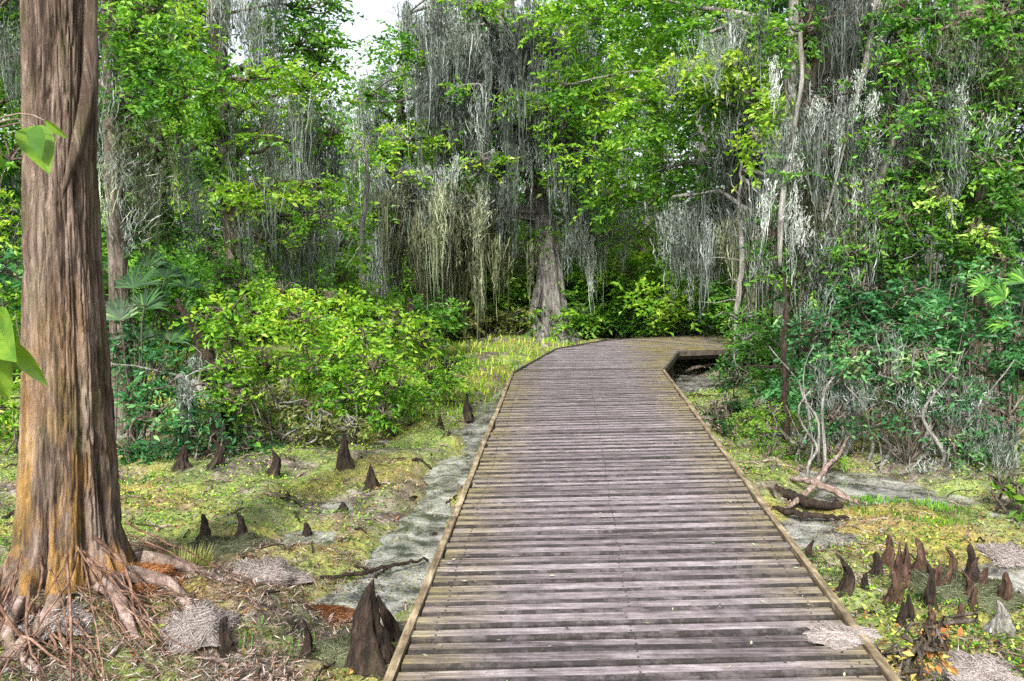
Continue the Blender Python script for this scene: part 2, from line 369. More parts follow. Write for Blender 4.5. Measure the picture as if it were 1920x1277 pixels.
def plank_mat():
    m, n, p = newmat('weathered_plank')
    g = n.nodes.new('ShaderNodeNewGeometry'); oi = n.nodes.new('ShaderNodeObjectInfo')
    mp = n.nodes.new('ShaderNodeMapping'); mp.inputs['Scale'].default_value = (2.2, 38, 38); n.links.new(g.outputs['Position'], mp.inputs[0])
    gr = tex(n, 1.5, 8, .7, mp.outputs[0], .3)
    bl = tex(n, 3.2, 6, .7, g.outputs['Position'], .3)
    bl2 = tex(n, 11, 5, .75, g.outputs['Position'])
    s = mth(n, 'ADD', mth(n, 'MULTIPLY', gr.outputs[0], .55), mth(n, 'ADD', mth(n, 'MULTIPLY', bl.outputs[0], .15), mth(n, 'MULTIPLY', bl2.outputs[0], .30)))
    s = mth(n, 'ADD', s, mth(n, 'MULTIPLY', mth(n, 'SUBTRACT', oi.outputs['Random'], .5), .085))
    r = ramp(n, s, [(.35, (.032, .025, .027)), (.45, (.100, .084, .090)), (.53, (.182, .156, .168)), (.61, (.30, .265, .280)), (.73, (.50, .47, .48))])
    # green-brown algae where feet do not wear it off: along both edges
    sx = n.nodes.new('ShaderNodeSeparateXYZ'); n.links.new(g.outputs['Position'], sx.inputs[0])
    le = mth(n, 'MULTIPLY_ADD', mth(n, 'SUBTRACT', sx.outputs[1], 3.08), .0635, .4975)
    u = mth(n, 'ABSOLUTE', mth(n, 'SUBTRACT', sx.outputs[0], le))
    ef = mth(n, 'MULTIPLY_ADD', u, 2.0, -1.05, clamp=True)
    ef = mth(n, 'MULTIPLY', ef, ramp(n, bl.outputs[0], [(.35, (.1,) * 3), (.58, (1, 1, 1))]).outputs[0])
    alg = ramp(n, gr.outputs[0], [(.35, (.05, .04, .012)), (.5, (.17, .14, .04)), (.68, (.36, .31, .12))])
    c = mix(n, mth(n, 'MULTIPLY', ef, .9), r.outputs[0], alg.outputs[0])
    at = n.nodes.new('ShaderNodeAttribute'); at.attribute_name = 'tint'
    df = mth(n, 'MULTIPLY', mth(n, 'SUBTRACT', 1.0, at.outputs['Fac']), ramp(n, bl2.outputs[0], [(.35, (.45,) * 3), (.55, (.95,) * 3)]).outputs[0])  # gap shade painted onto the plank edges; nail heads share the dark tone
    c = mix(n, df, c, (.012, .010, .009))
    n.links.new(c, p.inputs['Base Color']); p.inputs['Roughness'].default_value = .75; p.inputs['Specular IOR Level'].default_value = .3
    n.links.new(bump(n, gr.outputs[0], .6, .006), p.inputs['Normal']); return m
M['plank'] = plank_mat()
def timber_mat(name, c0, c1, c2):
    m, n, p = newmat(name); g = n.nodes.new('ShaderNodeNewGeometry')
    mp = n.nodes.new('ShaderNodeMapping'); mp.inputs['Scale'].default_value = (30, 2.5, 30); n.links.new(g.outputs['Position'], mp.inputs[0])
    gr = tex(n, 1.5, 8, .7, mp.outputs[0], .3); bl = tex(n, 7, 6, .7, g.outputs['Position'])
    s = mth(n, 'ADD', mth(n, 'MULTIPLY', gr.outputs[0], .5), mth(n, 'MULTIPLY', bl.outputs[0], .5))
    r = ramp(n, s, [(.38, c0), (.5, c1), (.63, c2)]); n.links.new(r.outputs[0], p.inputs['Base Color']); p.inputs['Roughness'].default_value = .8
    n.links.new(bump(n, gr.outputs[0], .5, .006), p.inputs['Normal']); return m
M['edge'] = timber_mat('edge_timber', (.05, .035, .02), (.16, .12, .07), (.36, .30, .20))
M['under'] = timber_mat('shaded_timber', (.014, .011, .008), (.045, .036, .026), (.10, .085, .06))  # darkened so shade is in the colour: far deck sides, joists, posts

# ------------------------------------------------------------------ ground, water
def graded(lo, hi, c, fine, n):
    s = np.linspace(-1, 1, n); k = 4.2
    f = np.sinh(k * s) / np.sinh(k)
    return c + np.where(f < 0, -f * (lo - c), f * (hi - c))
gx = np.unique(np.concatenate([graded(-160, 160, 0, .04, 520), np.linspace(-5, 5, 180)])); gy = np.unique(np.concatenate([graded(-60, 220, 6, .04, 560), np.linspace(2.5, 14, 200)]))
X, Y = np.meshgrid(gx, gy); Z = gh(X, Y)
mb = MB(); nx, ny = len(gx), len(gy)
i = np.arange(ny - 1)[:, None] * nx; j = np.arange(nx - 1)[None, :]
mb.add(np.stack([X, Y, Z], -1), np.stack([i + j, i + j + 1, i + nx + j + 1, i + nx + j], -1))
tag(mb.build('ground', M['ground'], smooth=True), 'muddy swamp floor with green and ochre patches', kind='structure')
mb = MB(); mb.add([[-40, -5, -.03], [40, -5, -.03], [40, 60, -.03], [-40, 60, -.03]], [[0, 1, 2, 3]])
tag(mb.build('water', M['water']), 'shallow still swamp water in the hollows', kind='structure')

# ------------------------------------------------------------------ boardwalk
def prism(mb, quad, z0, z1, bev=.006, tilt=0, drop=None):
    q = np.array([[p[0], p[1]] for p in quad], float); c = q.mean(0)
    inn = np.array([p + (c - p) / np.abs(c - p).clip(1e-6) * np.array([min(bev, abs(c[0] - p[0])), min(bev, abs(c[1] - p[1]))]) for p in q])
    tl = np.array([tilt, -tilt, -tilt, tilt])
    V = [[*p, z0] for p in q] + [[*p, z1 - (bev if drop is None else drop) + t] for p, t in zip(q, tl)] + [[*p, z1 + t] for p, t in zip(inn, tl)]
    if drop is not None:
        e = np.array([(q[3] - q[0]), (q[2] - q[1]), (q[1] - q[2]), (q[0] - q[3])]); e /= np.linalg.norm(e, axis=1)[:, None]; inn = q + e * bev
        V[8:] = [[*p, z1 + t] for p, t in zip(inn, tl)]
    Q = [[3, 2, 1, 0]] + [[a, (a + 1) % 4, 4 + (a + 1) % 4, 4 + a] for a in range(4)] + [[4 + a, 4 + (a + 1) % 4, 8 + (a + 1) % 4, 8 + a] for a in range(4)] + [[8, 9, 10, 11]]
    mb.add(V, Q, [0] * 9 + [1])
rng = np.random.default_rng(5)
bw = empty('boardwalk', (0.6, 3, 0), 'weathered plank boardwalk running ahead and bending right into the trees', 'boardwalk')
BO = np.array([0.6, 3, 0])
quads = []
for (L0, R0), (L1, R1) in zip(SEGS[:-1], SEGS[1:]):
    L0, R0, L1, R1 = map(np.array, (L0, R0, L1, R1))
    ln = (np.linalg.norm(L1 - L0) + np.linalg.norm(R1 - R0)) / 2; k = max(1, int(round(ln / .120)))
    for a in range(k):
        g = .0075 / ln
        s0, s1 = a / k + g * (.3 + rng.random()), (a + 1) / k - g * (.3 + rng.random())
        quads.append([L0 + (L1 - L0) * s0, R0 + (R1 - R0) * s0, R0 + (R1 - R0) * s1, L0 + (L1 - L0) * s1])
rest = MB()
for idx, q in enumerate(quads):
    dx = rng.normal() * .006; q = [p + np.array([dx, 0]) for p in q]
    z = DZ + rng.normal() * .0022; tl = rng.normal() * .0018
    if 6 <= idx < 106:
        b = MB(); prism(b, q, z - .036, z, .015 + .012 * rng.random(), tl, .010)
        for fr in (.055, .5, .945):
            for sq in (.28, .72):
                c0 = (q[0] + (q[1] - q[0]) * fr) * (1 - sq) + (q[3] + (q[2] - q[3]) * fr) * sq; e = .0045
                b.add([[c0[0] - e, c0[1] - e, z + .0006], [c0[0] + e, c0[1] - e, z + .0006], [c0[0] + e, c0[1] + e, z + .0006], [c0[0] - e, c0[1] + e, z + .0006]] + np.array([0, 0, .002]), [[0, 1, 2, 3]], 0)
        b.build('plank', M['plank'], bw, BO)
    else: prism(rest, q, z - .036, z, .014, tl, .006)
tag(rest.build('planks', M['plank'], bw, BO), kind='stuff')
def beam(L, R_, z0, z1, off, w_, name, mat, pieces, parent=bw):
    L = np.array(L, float); R_ = np.array(R_, float); d = R_ - L; ln = np.linalg.norm(d); d /= ln; nrm = np.array([-d[1], d[0]])
    for a in range(pieces):
        s0, s1 = ln * a / pieces + .004, ln * (a + 1) / pieces - .004; jz = rng.normal() * .002
        p0, p1 = L + d * s0 + nrm * off, L + d * s1 + nrm * off
        b = MB(); prism(b, [p0 - nrm * w_ / 2, p1 - nrm * w_ / 2, p1 + nrm * w_ / 2, p0 + nrm * w_ / 2], z0 + jz, z1 + jz, .005); b.build(name, mat, parent, BO)
for sdx, sgn in ((0, 1), (1, -1)):
    pts = [s[sdx] for s in SEGS]
    for a, (p, q) in enumerate(zip(pts[:-1], pts[1:])):
        pc = [4, 1, 1, 2][a]
        beam(p, q, DZ - (.155 if a == 0 else .065), DZ + .014, sgn * .024, .034, 'edge_board', M['edge' if a == 0 else 'under'], pc)  # boards past the first bend get the darkened timber as painted shade
        beam(p, q, DZ - (.24 if a < 2 else .16), DZ - .04, -sgn * (.10 if a < 2 else .25), .05, 'joist', M['under'], 1)
for p, q in zip(SEGS[:-1], SEGS[1:]):
    m0 = (np.array(p[0]) + np.array(p[1])) / 2; m1 = (np.array(q[0]) + np.array(q[1])) / 2
    beam(m0, m1, DZ - .24, DZ - .04, 0, .05, 'joist', M['under'], 1)
for yy in np.arange(.2, 11.2, 2.2):
    for xx in (left_edge(yy) + .17, right_edge(yy) - .17):
        b = MB(); prism(b, [[xx - .06, yy - .06], [xx + .06, yy - .06], [xx + .06, yy + .06], [xx - .06, yy + .06]], -.4, DZ - .05); b.build('post', M['under'], bw, BO)
for (xx, yy) in [(.85, 13.5), (2.45, 13.2), (3.7, 14.0), (5.5, 14.5), (5.5, 16.4), (3.4, 15.7)]:
    b = MB(); prism(b, [[xx - .06, yy - .06], [xx + .06, yy - .06], [xx + .06, yy + .06], [xx - .06, yy + .06]], -.4, DZ - .05); b.build('post', M['under'], bw, BO)

# ------------------------------------------------------------------ plants in general
def C(px, py, rx, ry, D, rd=None, **kw): return dict(c=W(px, py, D), r=(rx * D / FPX, (rd if rd else (rx + ry) / 2 * D / FPX * .8), ry * D / FPX), **kw)
def plant(name, label, cat, base, trunks, clumps, leaf, size=.08, bark='bark', moss=(), group=None, seed=0, stem='trunk', crown='crown',
          k=9, wid=.5, lai=2.2, limb_r=.035, twigs=True, mossmat='moss', flute=None, tr_n=12, hf=None, auto=True, mosswd=.02, tv=.35):
    rng = np.random.default_rng(seed)
    base = np.asarray(base, float)
    root = empty(name, tuple(base), label, cat, group)
    tb = MB(); allp = []
    for t in trunks:
        P = np.array([p[:3] for p in t], float); R = np.array([p[3] for p in t], float)
        n = max(8, len(P) * 5); s = np.linspace(0, len(P) - 1, n); Ps = np.stack([np.interp(s, np.arange(len(P)), P[:, a]) for a in range(3)], -1)
        Ps[1:-1] = (Ps[:-2] + Ps[1:-1] * 2 + Ps[2:]) / 4
        Rs = np.interp(s, np.arange(len(P)), R)
        tube(tb, Ps, Rs, tr_n, flute=flute, bump=.10, seed=seed); allp.append(Ps)
    lb = MB(); A = np.concatenate(allp) if allp else base[None]
    def attach(c, r):
        h = A[A[:, 2] < max(c[2], A[:, 2].min() + .05)]; h = h if len(h) else A
        d = np.linalg.norm((h - c) * np.array([1, 1, 1.4]), axis=1) + np.maximum(0, h[:, 2] - c[2] + .4) * .6
        a = h[np.argmin(d)]; ln = np.linalg.norm(c - a)
        tube(lb, curve(a, c, sag=.10 * ln, wob=.035 * ln, n=9, rng=rng), np.linspace(r, r * .3, 9), 6)
    cm = MB(); hasleaf = False
    for q in clumps:
        q = dict(q); c = q.pop('c'); r = q.pop('r'); lf = q.pop('leaf', None)
        if auto: attach(c, limb_r * (.6 + .5 * rng.random()))
        clump(cm, rng, c, r, size=q.pop('size', size), lai=q.pop('lai', lai), k=q.pop('k', k), wid=wid, hf=hf, tv=q.pop('tv', tv), twigs=lb if twigs else None, **q); hasleaf = True
    curtains = []
    for ms in moss:
        px0, py0, px1, py1, D, ln, n = ms[:7]; o = ms[7] if len(ms) > 7 else {}
        a, b = W(px0, py0, D), W(px1, py1, D + o.get('dd', 0)); 
        if auto and not o.get('nolimb'):
            attach(a, limb_r); tube(lb, curve(a, b, sag=.05, wob=.04, n=8, rng=rng), np.linspace(limb_r * .6, .012, 8), 6)
        s = rng.random(n)[:, None]; T = a + (b - a) * s + rng.normal(size=(n, 3)) * np.array([.10, o.get('dep', .45), o.get('v', .30)])
        lens = ln * D / FPX * (.45 + .75 * rng.random(n))
        mm = MB(); curtains.append((mm, 'brown' if o.get('brown') else 'grey'))
        moss_beards(mm, rng, T, lens, o.get('sp', .15), o.get('ns', 34), o.get('wd', mosswd) * .62, o.get('t', .5) + rng.normal(size=n) * .14)
    if trunks: tb.build(stem, M[bark], root, base, smooth=True)
    if lb.n: lb.build('branch', M[bark], root, base, smooth=True)
    if hasleaf: cm.build(crown, M[leaf], root, base)
    for mm, hue in curtains: mm.build('hanging_moss', M['mossbrown' if hue == 'brown' else mossmat], root, base)
    return root
def tk(*pts):  # (px, py, D, radius_px)
    return [(*W(a, b, D), r * D / FPX) for a, b, D, r in pts]
def buttress(m=7, amp=.45, pw=5, ph=0.0):
    return lambda s, th: 1 + amp * (1 - s) ** pw * np.cos(m * th + ph) + .10 * np.cos(m * th + ph + 1)

# ------------------------------------------------------------------ the big cypress on the left
rng = np.random.default_rng(77)
bx, by = TR; BC = np.array([bx, by, 0.0])
root = empty('bald_cypress', tuple(BC), 'big reddish brown cypress trunk with a flared, fluted base beside the boardwalk', 'tree')
cx = tk((120, 1230, 4.35, 0), (128, 1000, 4.35, 0), (128, 760, 4.35, 0), (118, 500, 4.35, 0), (112, 300, 4.35, 0), (112, 100, 4.35, 0), (110, -60, 4.35, 0), (105, -400, 4.35, 0), (100, -900, 4.35, 0), (98, -1500, 4.35, 0))
rad = [.44, .240, .205, .176, .166, .166, .166, .155, .135, .10]
hh = np.array([c[2] for c in cx]); zz = np.concatenate([np.linspace(-.15, 3.4, 260), np.linspace(3.5, 8.5, 40)])
xs = np.interp(zz, hh, [c[0] for c in cx]); ys = np.interp(zz, hh, [c[1] for c in cx]); rs = np.interp(zz, hh, rad)
rs = np.where(zz < .9, rs + .16 * np.exp(-np.clip(zz, -.1, 9) / .17), rs)
NT = 220; th = np.arange(NT) * 2 * math.pi / NT
warp = th[None, :] + .25 * np.sin(zz[:, None] * 1.3)
crease = -np.exp(-((np.cos(3.5 * warp + .35) / .30) ** 2)) - .7 * np.exp(-((np.cos(2.5 * warp + 1.9) / .22) ** 2))
fl = 1 + (.30 * np.exp(-np.clip(zz, 0, 9)[:, None] / .95)) * crease + (.14 * np.exp(-np.clip(zz, 0, 9)[:, None] / .55)) * (np.cos(6 * warp + .8) + .4 * np.cos(11 * warp)) + (.045 * np.exp(-np.clip(zz, 0, 9)[:, None] / 2.5)) * np.cos(6 * warp + .8)
q = np.stack(np.broadcast_arrays(np.cos(th)[None] * 5.5, np.sin(th)[None] * 5.5, zz[:, None] * 1.4), -1)
q2 = np.stack(np.broadcast_arrays(np.cos(th)[None] * 14, np.sin(th)[None] * 14, zz[:, None] * 3.5), -1)
q3 = np.stack(np.broadcast_arrays(np.cos(th)[None] * 30, np.sin(th)[None] * 30, zz[:, None] * 9), -1)
R = rs[:, None] * fl + .016 * noise(q, 3) - .016 * np.exp(-(noise(q2, 4) / .16) ** 2) - .007 * np.exp(-(noise(q3, 5) / .2) ** 2)
V = np.stack([xs[:, None] + R * np.cos(th), ys[:, None] + R * np.sin(th), np.broadcast_to(zz[:, None], R.shape)], -1)
mb = MB(); i = np.arange(len(zz) - 1)[:, None] * NT; j = np.arange(NT)[None]; k = (j + 1) % NT
mb.add(V, np.stack([i + j, i + k, i + NT + k, i + NT + j], -1)); mb.build('trunk', M['cypress'], root, BC, smooth=True)
mb = MB()
for a in range(11):
    an = rng.random() * 2 * math.pi; an = [-.2, -.7, -1.2, -1.8, -2.5, .4, 1.2, 2.2, 3.0, -.45, -1.5][a]
    r0 = .38; ln = .35 + rng.random() * .6
    P = []
    for s in np.linspace(0, 1, 12):
        r = r0 + ln * s; aa = an + .35 * s * math.sin(a * 2.1) + .1 * math.sin(6 * s + a)
        px_, py_ = bx + r * math.cos(aa), by + r * math.sin(aa)
        P.append((px_, py_, float(gh(px_, py_)) + .10 * (1 - s) ** 2 - .04 * s))
    tube(mb, P, np.linspace(.042, .008, 12), 12, bump=.35, seed=a)
mb.build('surface_root', M['root'], root, BC, smooth=True)
for a in range(85):
    mb = MB(); an = -.15 - 2.1 * rng.random() if a < 70 else rng.random() * 6.28; r0 = .30 + .1 * rng.random(); ln = .25 + rng.random() * .55; P = []; w1, w2 = rng.normal(size=2) * .35
    z0 = .02 + .30 * rng.random() ** 2
    for s in np.linspace(0, 1, 12):
        r = r0 + ln * s; aa = an + w1 * s + .18 * w2 * math.sin(7 * s + a); X_, Y_ = bx + r * math.cos(aa), by + r * math.sin(aa)
        P.append((X_, Y_, float(gh(X_, Y_)) + z0 * (1 - s) ** 2 + .05 * math.sin(3.1 * s) * rng.random() + .004))
    tube(mb, P, np.linspace(.0035 + .008 * rng.random() ** 2, .002, 12), 6, bump=.3, seed=a); mb.build('thin_root', M['redroot'], root, BC, smooth=True)
mb = MB()
for a in range(4):
    an = [0.6, 2.1, 3.6, 5.0][a]; c0 = np.array([xs[-8], ys[-8], zz[-8] - a * .5])
    tube(mb, curve(c0, c0 + np.array([2.2 * math.cos(an), 2.2 * math.sin(an), .9]), .2, .05, 9, rng), np.linspace(.07, .015, 9), 7)
mb.build('branch', M['cypress'], root, BC, smooth=True)
mb = MB()
for a in range(7):
    an = a * .9; clump(mb, rng, (bx + 1.6 * math.cos(an), by + 1.6 * math.sin(an), 8.6 + .5 * math.sin(a * 2)), (1.0, 1.0, .5), size=.06, lai=.8)
mb.build('crown', M['green'], root, BC)
# woody vine climbing the cypress
vb = MB()
vp = [W(192, -150, 4.33), W(190, 0, 4.32), W(188, 120, 4.31), W(184, 200, 4.28), W(172, 250, 4.22), W(152, 292, 4.19), W(132, 325, 4.19), W(118, 356, 4.19), W(112, 390, 4.2)]
P = np.array(vp); s = np.linspace(0, len(P) - 1, 60); P = np.stack([np.interp(s, np.arange(len(P)), P[:, a]) for a in range(3)], -1)
for _ in range(2): P[1:-1] = (P[:-2] + 2 * P[1:-1] + P[2:]) / 4
# hug the bark
for m_, p in enumerate(P):
    zc = p[2]; c = np.array([np.interp(zc, zz, xs), np.interp(zc, zz, ys)]); d = p[:2] - c; d /= np.linalg.norm(d); P[m_, :2] = c + d * (np.interp(zc, zz, rs) - .004)
tube(vb, P, np.interp(s, [0, 3, 5, 8], [.034, .040, .026, .002]), 12, bump=.3)
vb.build('climbing_vine', M['cypress'], root, BC, smooth=True)

# ------------------------------------------------------------------ trees, far to near
plant('live_oak', 'mossy grey-trunked oak with a forked, flared foot at the bend of the boardwalk', 'tree', W(1035, 642, 18.7),
      [tk((1035, 646, 18.7, 44), (1037, 610, 18.7, 27), (1033, 540, 18.7, 22), (1022, 440, 18.7, 21), (1000, 330, 18.6, 20), (968, 200, 18.5, 20), (948, 50, 18.4, 18), (940, -150, 18.4, 12)),
       tk((1008, 400, 18.6, 13), (960, 395, 18.3, 12), (880, 400, 18.0, 10), (800, 440, 17.8, 8), (765, 500, 17.7, 5)),
       tk((985, 300, 18.6, 12), (930, 325, 18.0, 10), (860, 355, 17.6, 8), (800, 395, 17.4, 4)),
       tk((1020, 640, 18.6, 16), (1000, 590, 18.6, 9), (1020, 500, 18.6, 8), (1030, 440, 18.6, 8))],
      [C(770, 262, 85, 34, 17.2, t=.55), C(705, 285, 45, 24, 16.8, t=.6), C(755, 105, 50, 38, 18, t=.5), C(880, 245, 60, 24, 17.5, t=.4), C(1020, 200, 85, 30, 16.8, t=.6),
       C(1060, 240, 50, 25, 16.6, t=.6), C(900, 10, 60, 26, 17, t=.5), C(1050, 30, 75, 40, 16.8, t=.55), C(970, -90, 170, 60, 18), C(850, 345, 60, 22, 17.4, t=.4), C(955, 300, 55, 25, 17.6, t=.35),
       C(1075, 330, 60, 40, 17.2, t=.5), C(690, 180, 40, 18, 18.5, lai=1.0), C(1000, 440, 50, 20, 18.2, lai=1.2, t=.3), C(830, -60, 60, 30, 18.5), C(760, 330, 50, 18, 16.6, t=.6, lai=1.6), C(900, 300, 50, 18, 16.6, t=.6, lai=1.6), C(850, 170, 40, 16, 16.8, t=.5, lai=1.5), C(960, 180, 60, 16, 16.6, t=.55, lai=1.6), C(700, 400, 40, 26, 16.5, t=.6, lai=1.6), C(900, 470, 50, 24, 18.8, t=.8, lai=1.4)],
      'bright', .095, 'greybark', seed=3, limb_r=.06, flute=buttress(6, .5, 5), tr_n=36, lai=2.2, mosswd=.030, moss=[
      (800, 40, 1110, 50, 18.0, 150, 70, dict(t=.45)), (820, 110, 1100, 120, 17.8, 130, 60, dict(t=.42)), (930, 60, 1010, 60, 17.8, 190, 30, dict(t=.18)), (760, 30, 900, 0, 19.2, 120, 30, dict(t=.6)),
      (860, 150, 1070, 165, 17.6, 90, 36, dict(t=.3)), (780, 190, 960, 200, 17.4, 130, 34, dict(t=.35)), (1000, 120, 1120, 130, 17.2, 130, 26, dict(t=.32)), (1040, 240, 1130, 260, 17.0, 130, 16, dict(t=.5)), (700, 315, 860, 320, 17.2, 130, 36, dict(t=.62)), (860, 340, 970, 330, 17.8, 130, 26, dict(t=.5)), (960, 230, 1060, 235, 17.2, 100, 18, dict(t=.66)),
      (740, 400, 960, 395, 17.6, 140, 48, dict(t=.4, brown=1)), (740, 380, 900, 370, 17.0, 130, 30, dict(t=.62, brown=1)), (1060, 340, 1100, 350, 17.6, 110, 12, dict(t=.55)),
      (1080, 400, 1190, 380, 18.2, 100, 24, dict(t=.62)), (940, 440, 990, 440, 18.2, 100, 8, dict(t=.55, brown=1)), (690, 330, 720, 470, 17.0, 200, 10, dict(t=.7)), (660, 190, 760, 170, 19, 80, 14, dict(t=.7))])

plant('leafy_tree', 'bright green tree overhanging the bend, with a slim pale stem on the right', 'tree', W(1468, 700, 13.6),
      [tk((1468, 760, 13.6, 18), (1463, 560, 13.6, 13), (1466, 420, 13.6, 12), (1480, 250, 13.6, 11), (1490, 0, 13.8, 10), (1490, -150, 13.8, 8))],
      [C(1120, 40, 120, 80, 15, t=.6), C(1290, 50, 120, 90, 14.6, t=.55), C(1430, 60, 80, 80, 13.6, t=.5), C(1130, 300, 85, 60, 15.6, t=.55), C(1220, 190, 100, 70, 14.4, t=.62), C(1345, 190, 90, 70, 14.2, t=.45),
       C(1180, 375, 85, 45, 16, t=.5), C(1450, 215, 50, 50, 12.6, t=.75), C(1420, 265, 36, 50, 12.4, t=.7), C(1370, 320, 80, 45, 14.4, t=.35), C(1260, 320, 70, 50, 15, t=.5), C(1310, 130, 80, 50, 13.4, t=.65),
       C(1060, 160, 50, 50, 15.4, t=.55), C(1380, 130, 60, 40, 13, t=.8), C(1250, -80, 260, 60, 15), C(1110, 180, 70, 60, 15.8, t=.7), C(1200, 440, 60, 30, 17, t=.6, lai=1.3)],
      'bright', .085, 'pale', seed=4, limb_r=.05, lai=2.3, mosswd=.024, moss=[
      (1260, 370, 1460, 380, 14.6, 125, 44, dict(t=.5)), (1350, 240, 1460, 240, 14.0, 130, 22, dict(t=.35)), (1330, 60, 1420, 70, 13.4, 90, 14, dict(t=.5)), (1300, 380, 1330, 380, 15.5, 130, 14, dict(t=.75)),
      (1440, 360, 1490, 330, 13.2, 170, 18, dict(t=.72)), (1380, 420, 1450, 420, 14.0, 150, 18, dict(t=.5, brown=1)), (1220, 150, 1290, 140, 14.4, 70, 8, dict(t=.6))])

plant('moss_draped_tree', 'massive dark trunk smothered in moss and creepers above the right-hand thicket', 'tree', W(1570, 830, 10.4),
      [tk((1570, 900, 10.4, 80), (1572, 700, 10.4, 56), (1570, 450, 10.4, 50), (1575, 250, 10.4, 54), (1582, 0, 10.4, 58), (1590, -200, 10.4, 52)),
       tk((1650, 700, 10.2, 18), (1640, 450, 10.1, 18), (1655, 250, 10.1, 20), (1680, 0, 10.2, 20), (1690, -200, 10.2, 18)),
       tk((1510, 640, 9.9, 12), (1500, 450, 9.9, 12), (1510, 250, 10.0, 14), (1530, 0, 10.1, 16))],
      [C(1560, 300, 50, 60, 9.3, rd=.3, t=.6, lai=.9), C(1640, 400, 60, 60, 9.1, rd=.3, t=.6, lai=1.0), C(1540, 500, 60, 60, 9.2, rd=.3, t=.6, lai=1.0), C(1560, 420, 80, 90, 9.7, rd=.35, t=.4, lai=1.1), C(1620, 330, 60, 60, 9.7, rd=.3, t=.3, lai=1.0), C(1600, 560, 100, 60, 9.6, t=.3, lai=1.4), C(1500, 400, 40, 80, 9.8, t=.2, lai=1.1),
       C(1640, 460, 60, 70, 9.6, t=.3, lai=1.2), C(1630, -60, 120, 50, 10), C(1510, 60, 40, 50, 9.4, t=.5, lai=1.3), C(1670, 60, 50, 50, 9.2, t=.4, lai=1.5), C(1610, 170, 60, 40, 9.2, t=.35, lai=.8), C(1660, 240, 50, 60, 9.0, rd=.3, t=.5, lai=1.1), C(1480, 330, 40, 60, 9.2, rd=.3, t=.6, lai=1.2), C(1700, 330, 60, 60, 9.0, t=.45, lai=1.4), C(1610, 480, 70, 50, 9.0, t=.5, lai=1.3), C(1450, 440, 50, 50, 9.6, t=.4, lai=1.3), C(1690, 420, 60, 50, 8.8, t=.55, lai=1.4), C(1470, 520, 50, 40, 9.6, t=.5, lai=1.5)],
      'green', .055, 'bark', seed=6, limb_r=.03, tr_n=28, flute=lambda s, th: 1 + .12 * np.cos(5 * th + 3 * s) + .06 * np.cos(9 * th), mosswd=.016, moss=[
      (1590, 110, 1690, 120, 9.6, 150, 16, dict(t=.5, dep=.2)), (1510, -40, 1660, -40, 9.4, 120, 14, dict(t=.28, dep=.12)), (1510, 60, 1660, 50, 9.4, 110, 12, dict(t=.3, dep=.12)), (1500, 0, 1640, -20, 9.6, 110, 6, dict(t=.3, brown=1, dep=.2)), (1490, 250, 1680, 260, 9.5, 190, 34, dict(t=.45, dep=.2)),
      (1480, 330, 1660, 380, 9.4, 190, 34, dict(t=.4, brown=1, dep=.2)), (1690, 180, 1600, 470, 9.1, 90, 12, dict(t=.78, dep=.08, sp=.06, nolimb=1)), (1640, 40, 1600, 210, 9.1, 90, 8, dict(t=.78, dep=.08, sp=.06, nolimb=1)), (1500, 120, 1470, 420, 9.1, 110, 10, dict(t=.75, dep=.08, sp=.06, nolimb=1)), (1640, 120, 1720, 150, 9.5, 170, 14, dict(t=.6, dep=.15)), (1500, 200, 1660, 200, 9.5, 130, 14, dict(t=.8, dep=.15)),
      (1480, 150, 1500, 250, 9.6, 190, 8, dict(t=.5)), (1500, 460, 1640, 470, 9.3, 130, 14, dict(t=.5, dep=.2))])
r_ = bpy.context.scene.objects['moss_draped_tree']
for nm, pts in (('pale_limb', [(1720, 60, 9.15, 8), (1695, 170, 9.15, 8), (1680, 240, 9.15, 8), (1655, 330, 9.15, 7), (1628, 400, 9.15, 6), (1590, 480, 9.15, 4), (1545, 570, 9.15, 2)]),
                ('pale_limb', [(1655, -60, 9.15, 6), (1640, 30, 9.15, 6), (1620, 140, 9.15, 6), (1600, 205, 9.15, 4), (1585, 270, 9.15, 2), (1545, 420, 9.15, 2)]),
                ('pale_limb', [(1500, 60, 9.15, 4), (1505, 150, 9.15, 4), (1478, 300, 9.15, 5), (1465, 400, 9.15, 6), (1462, 500, 9.15, 3)])):
    b = MB(); P = np.array(tk(*pts)); s = np.linspace(0, len(P) - 1, 40); Q = np.stack([np.interp(s, np.arange(len(P)), P[:, a]) for a in range(4)], -1)
    Q[1:-1, :3] = (Q[:-2, :3] + Q[2:, :3]) / 2
    tube(b, Q[:, :3], Q[:, 3], 8, bump=.25, seed=3); b.build(nm, M['pale'], r_, tuple(r_.location), smooth=True)

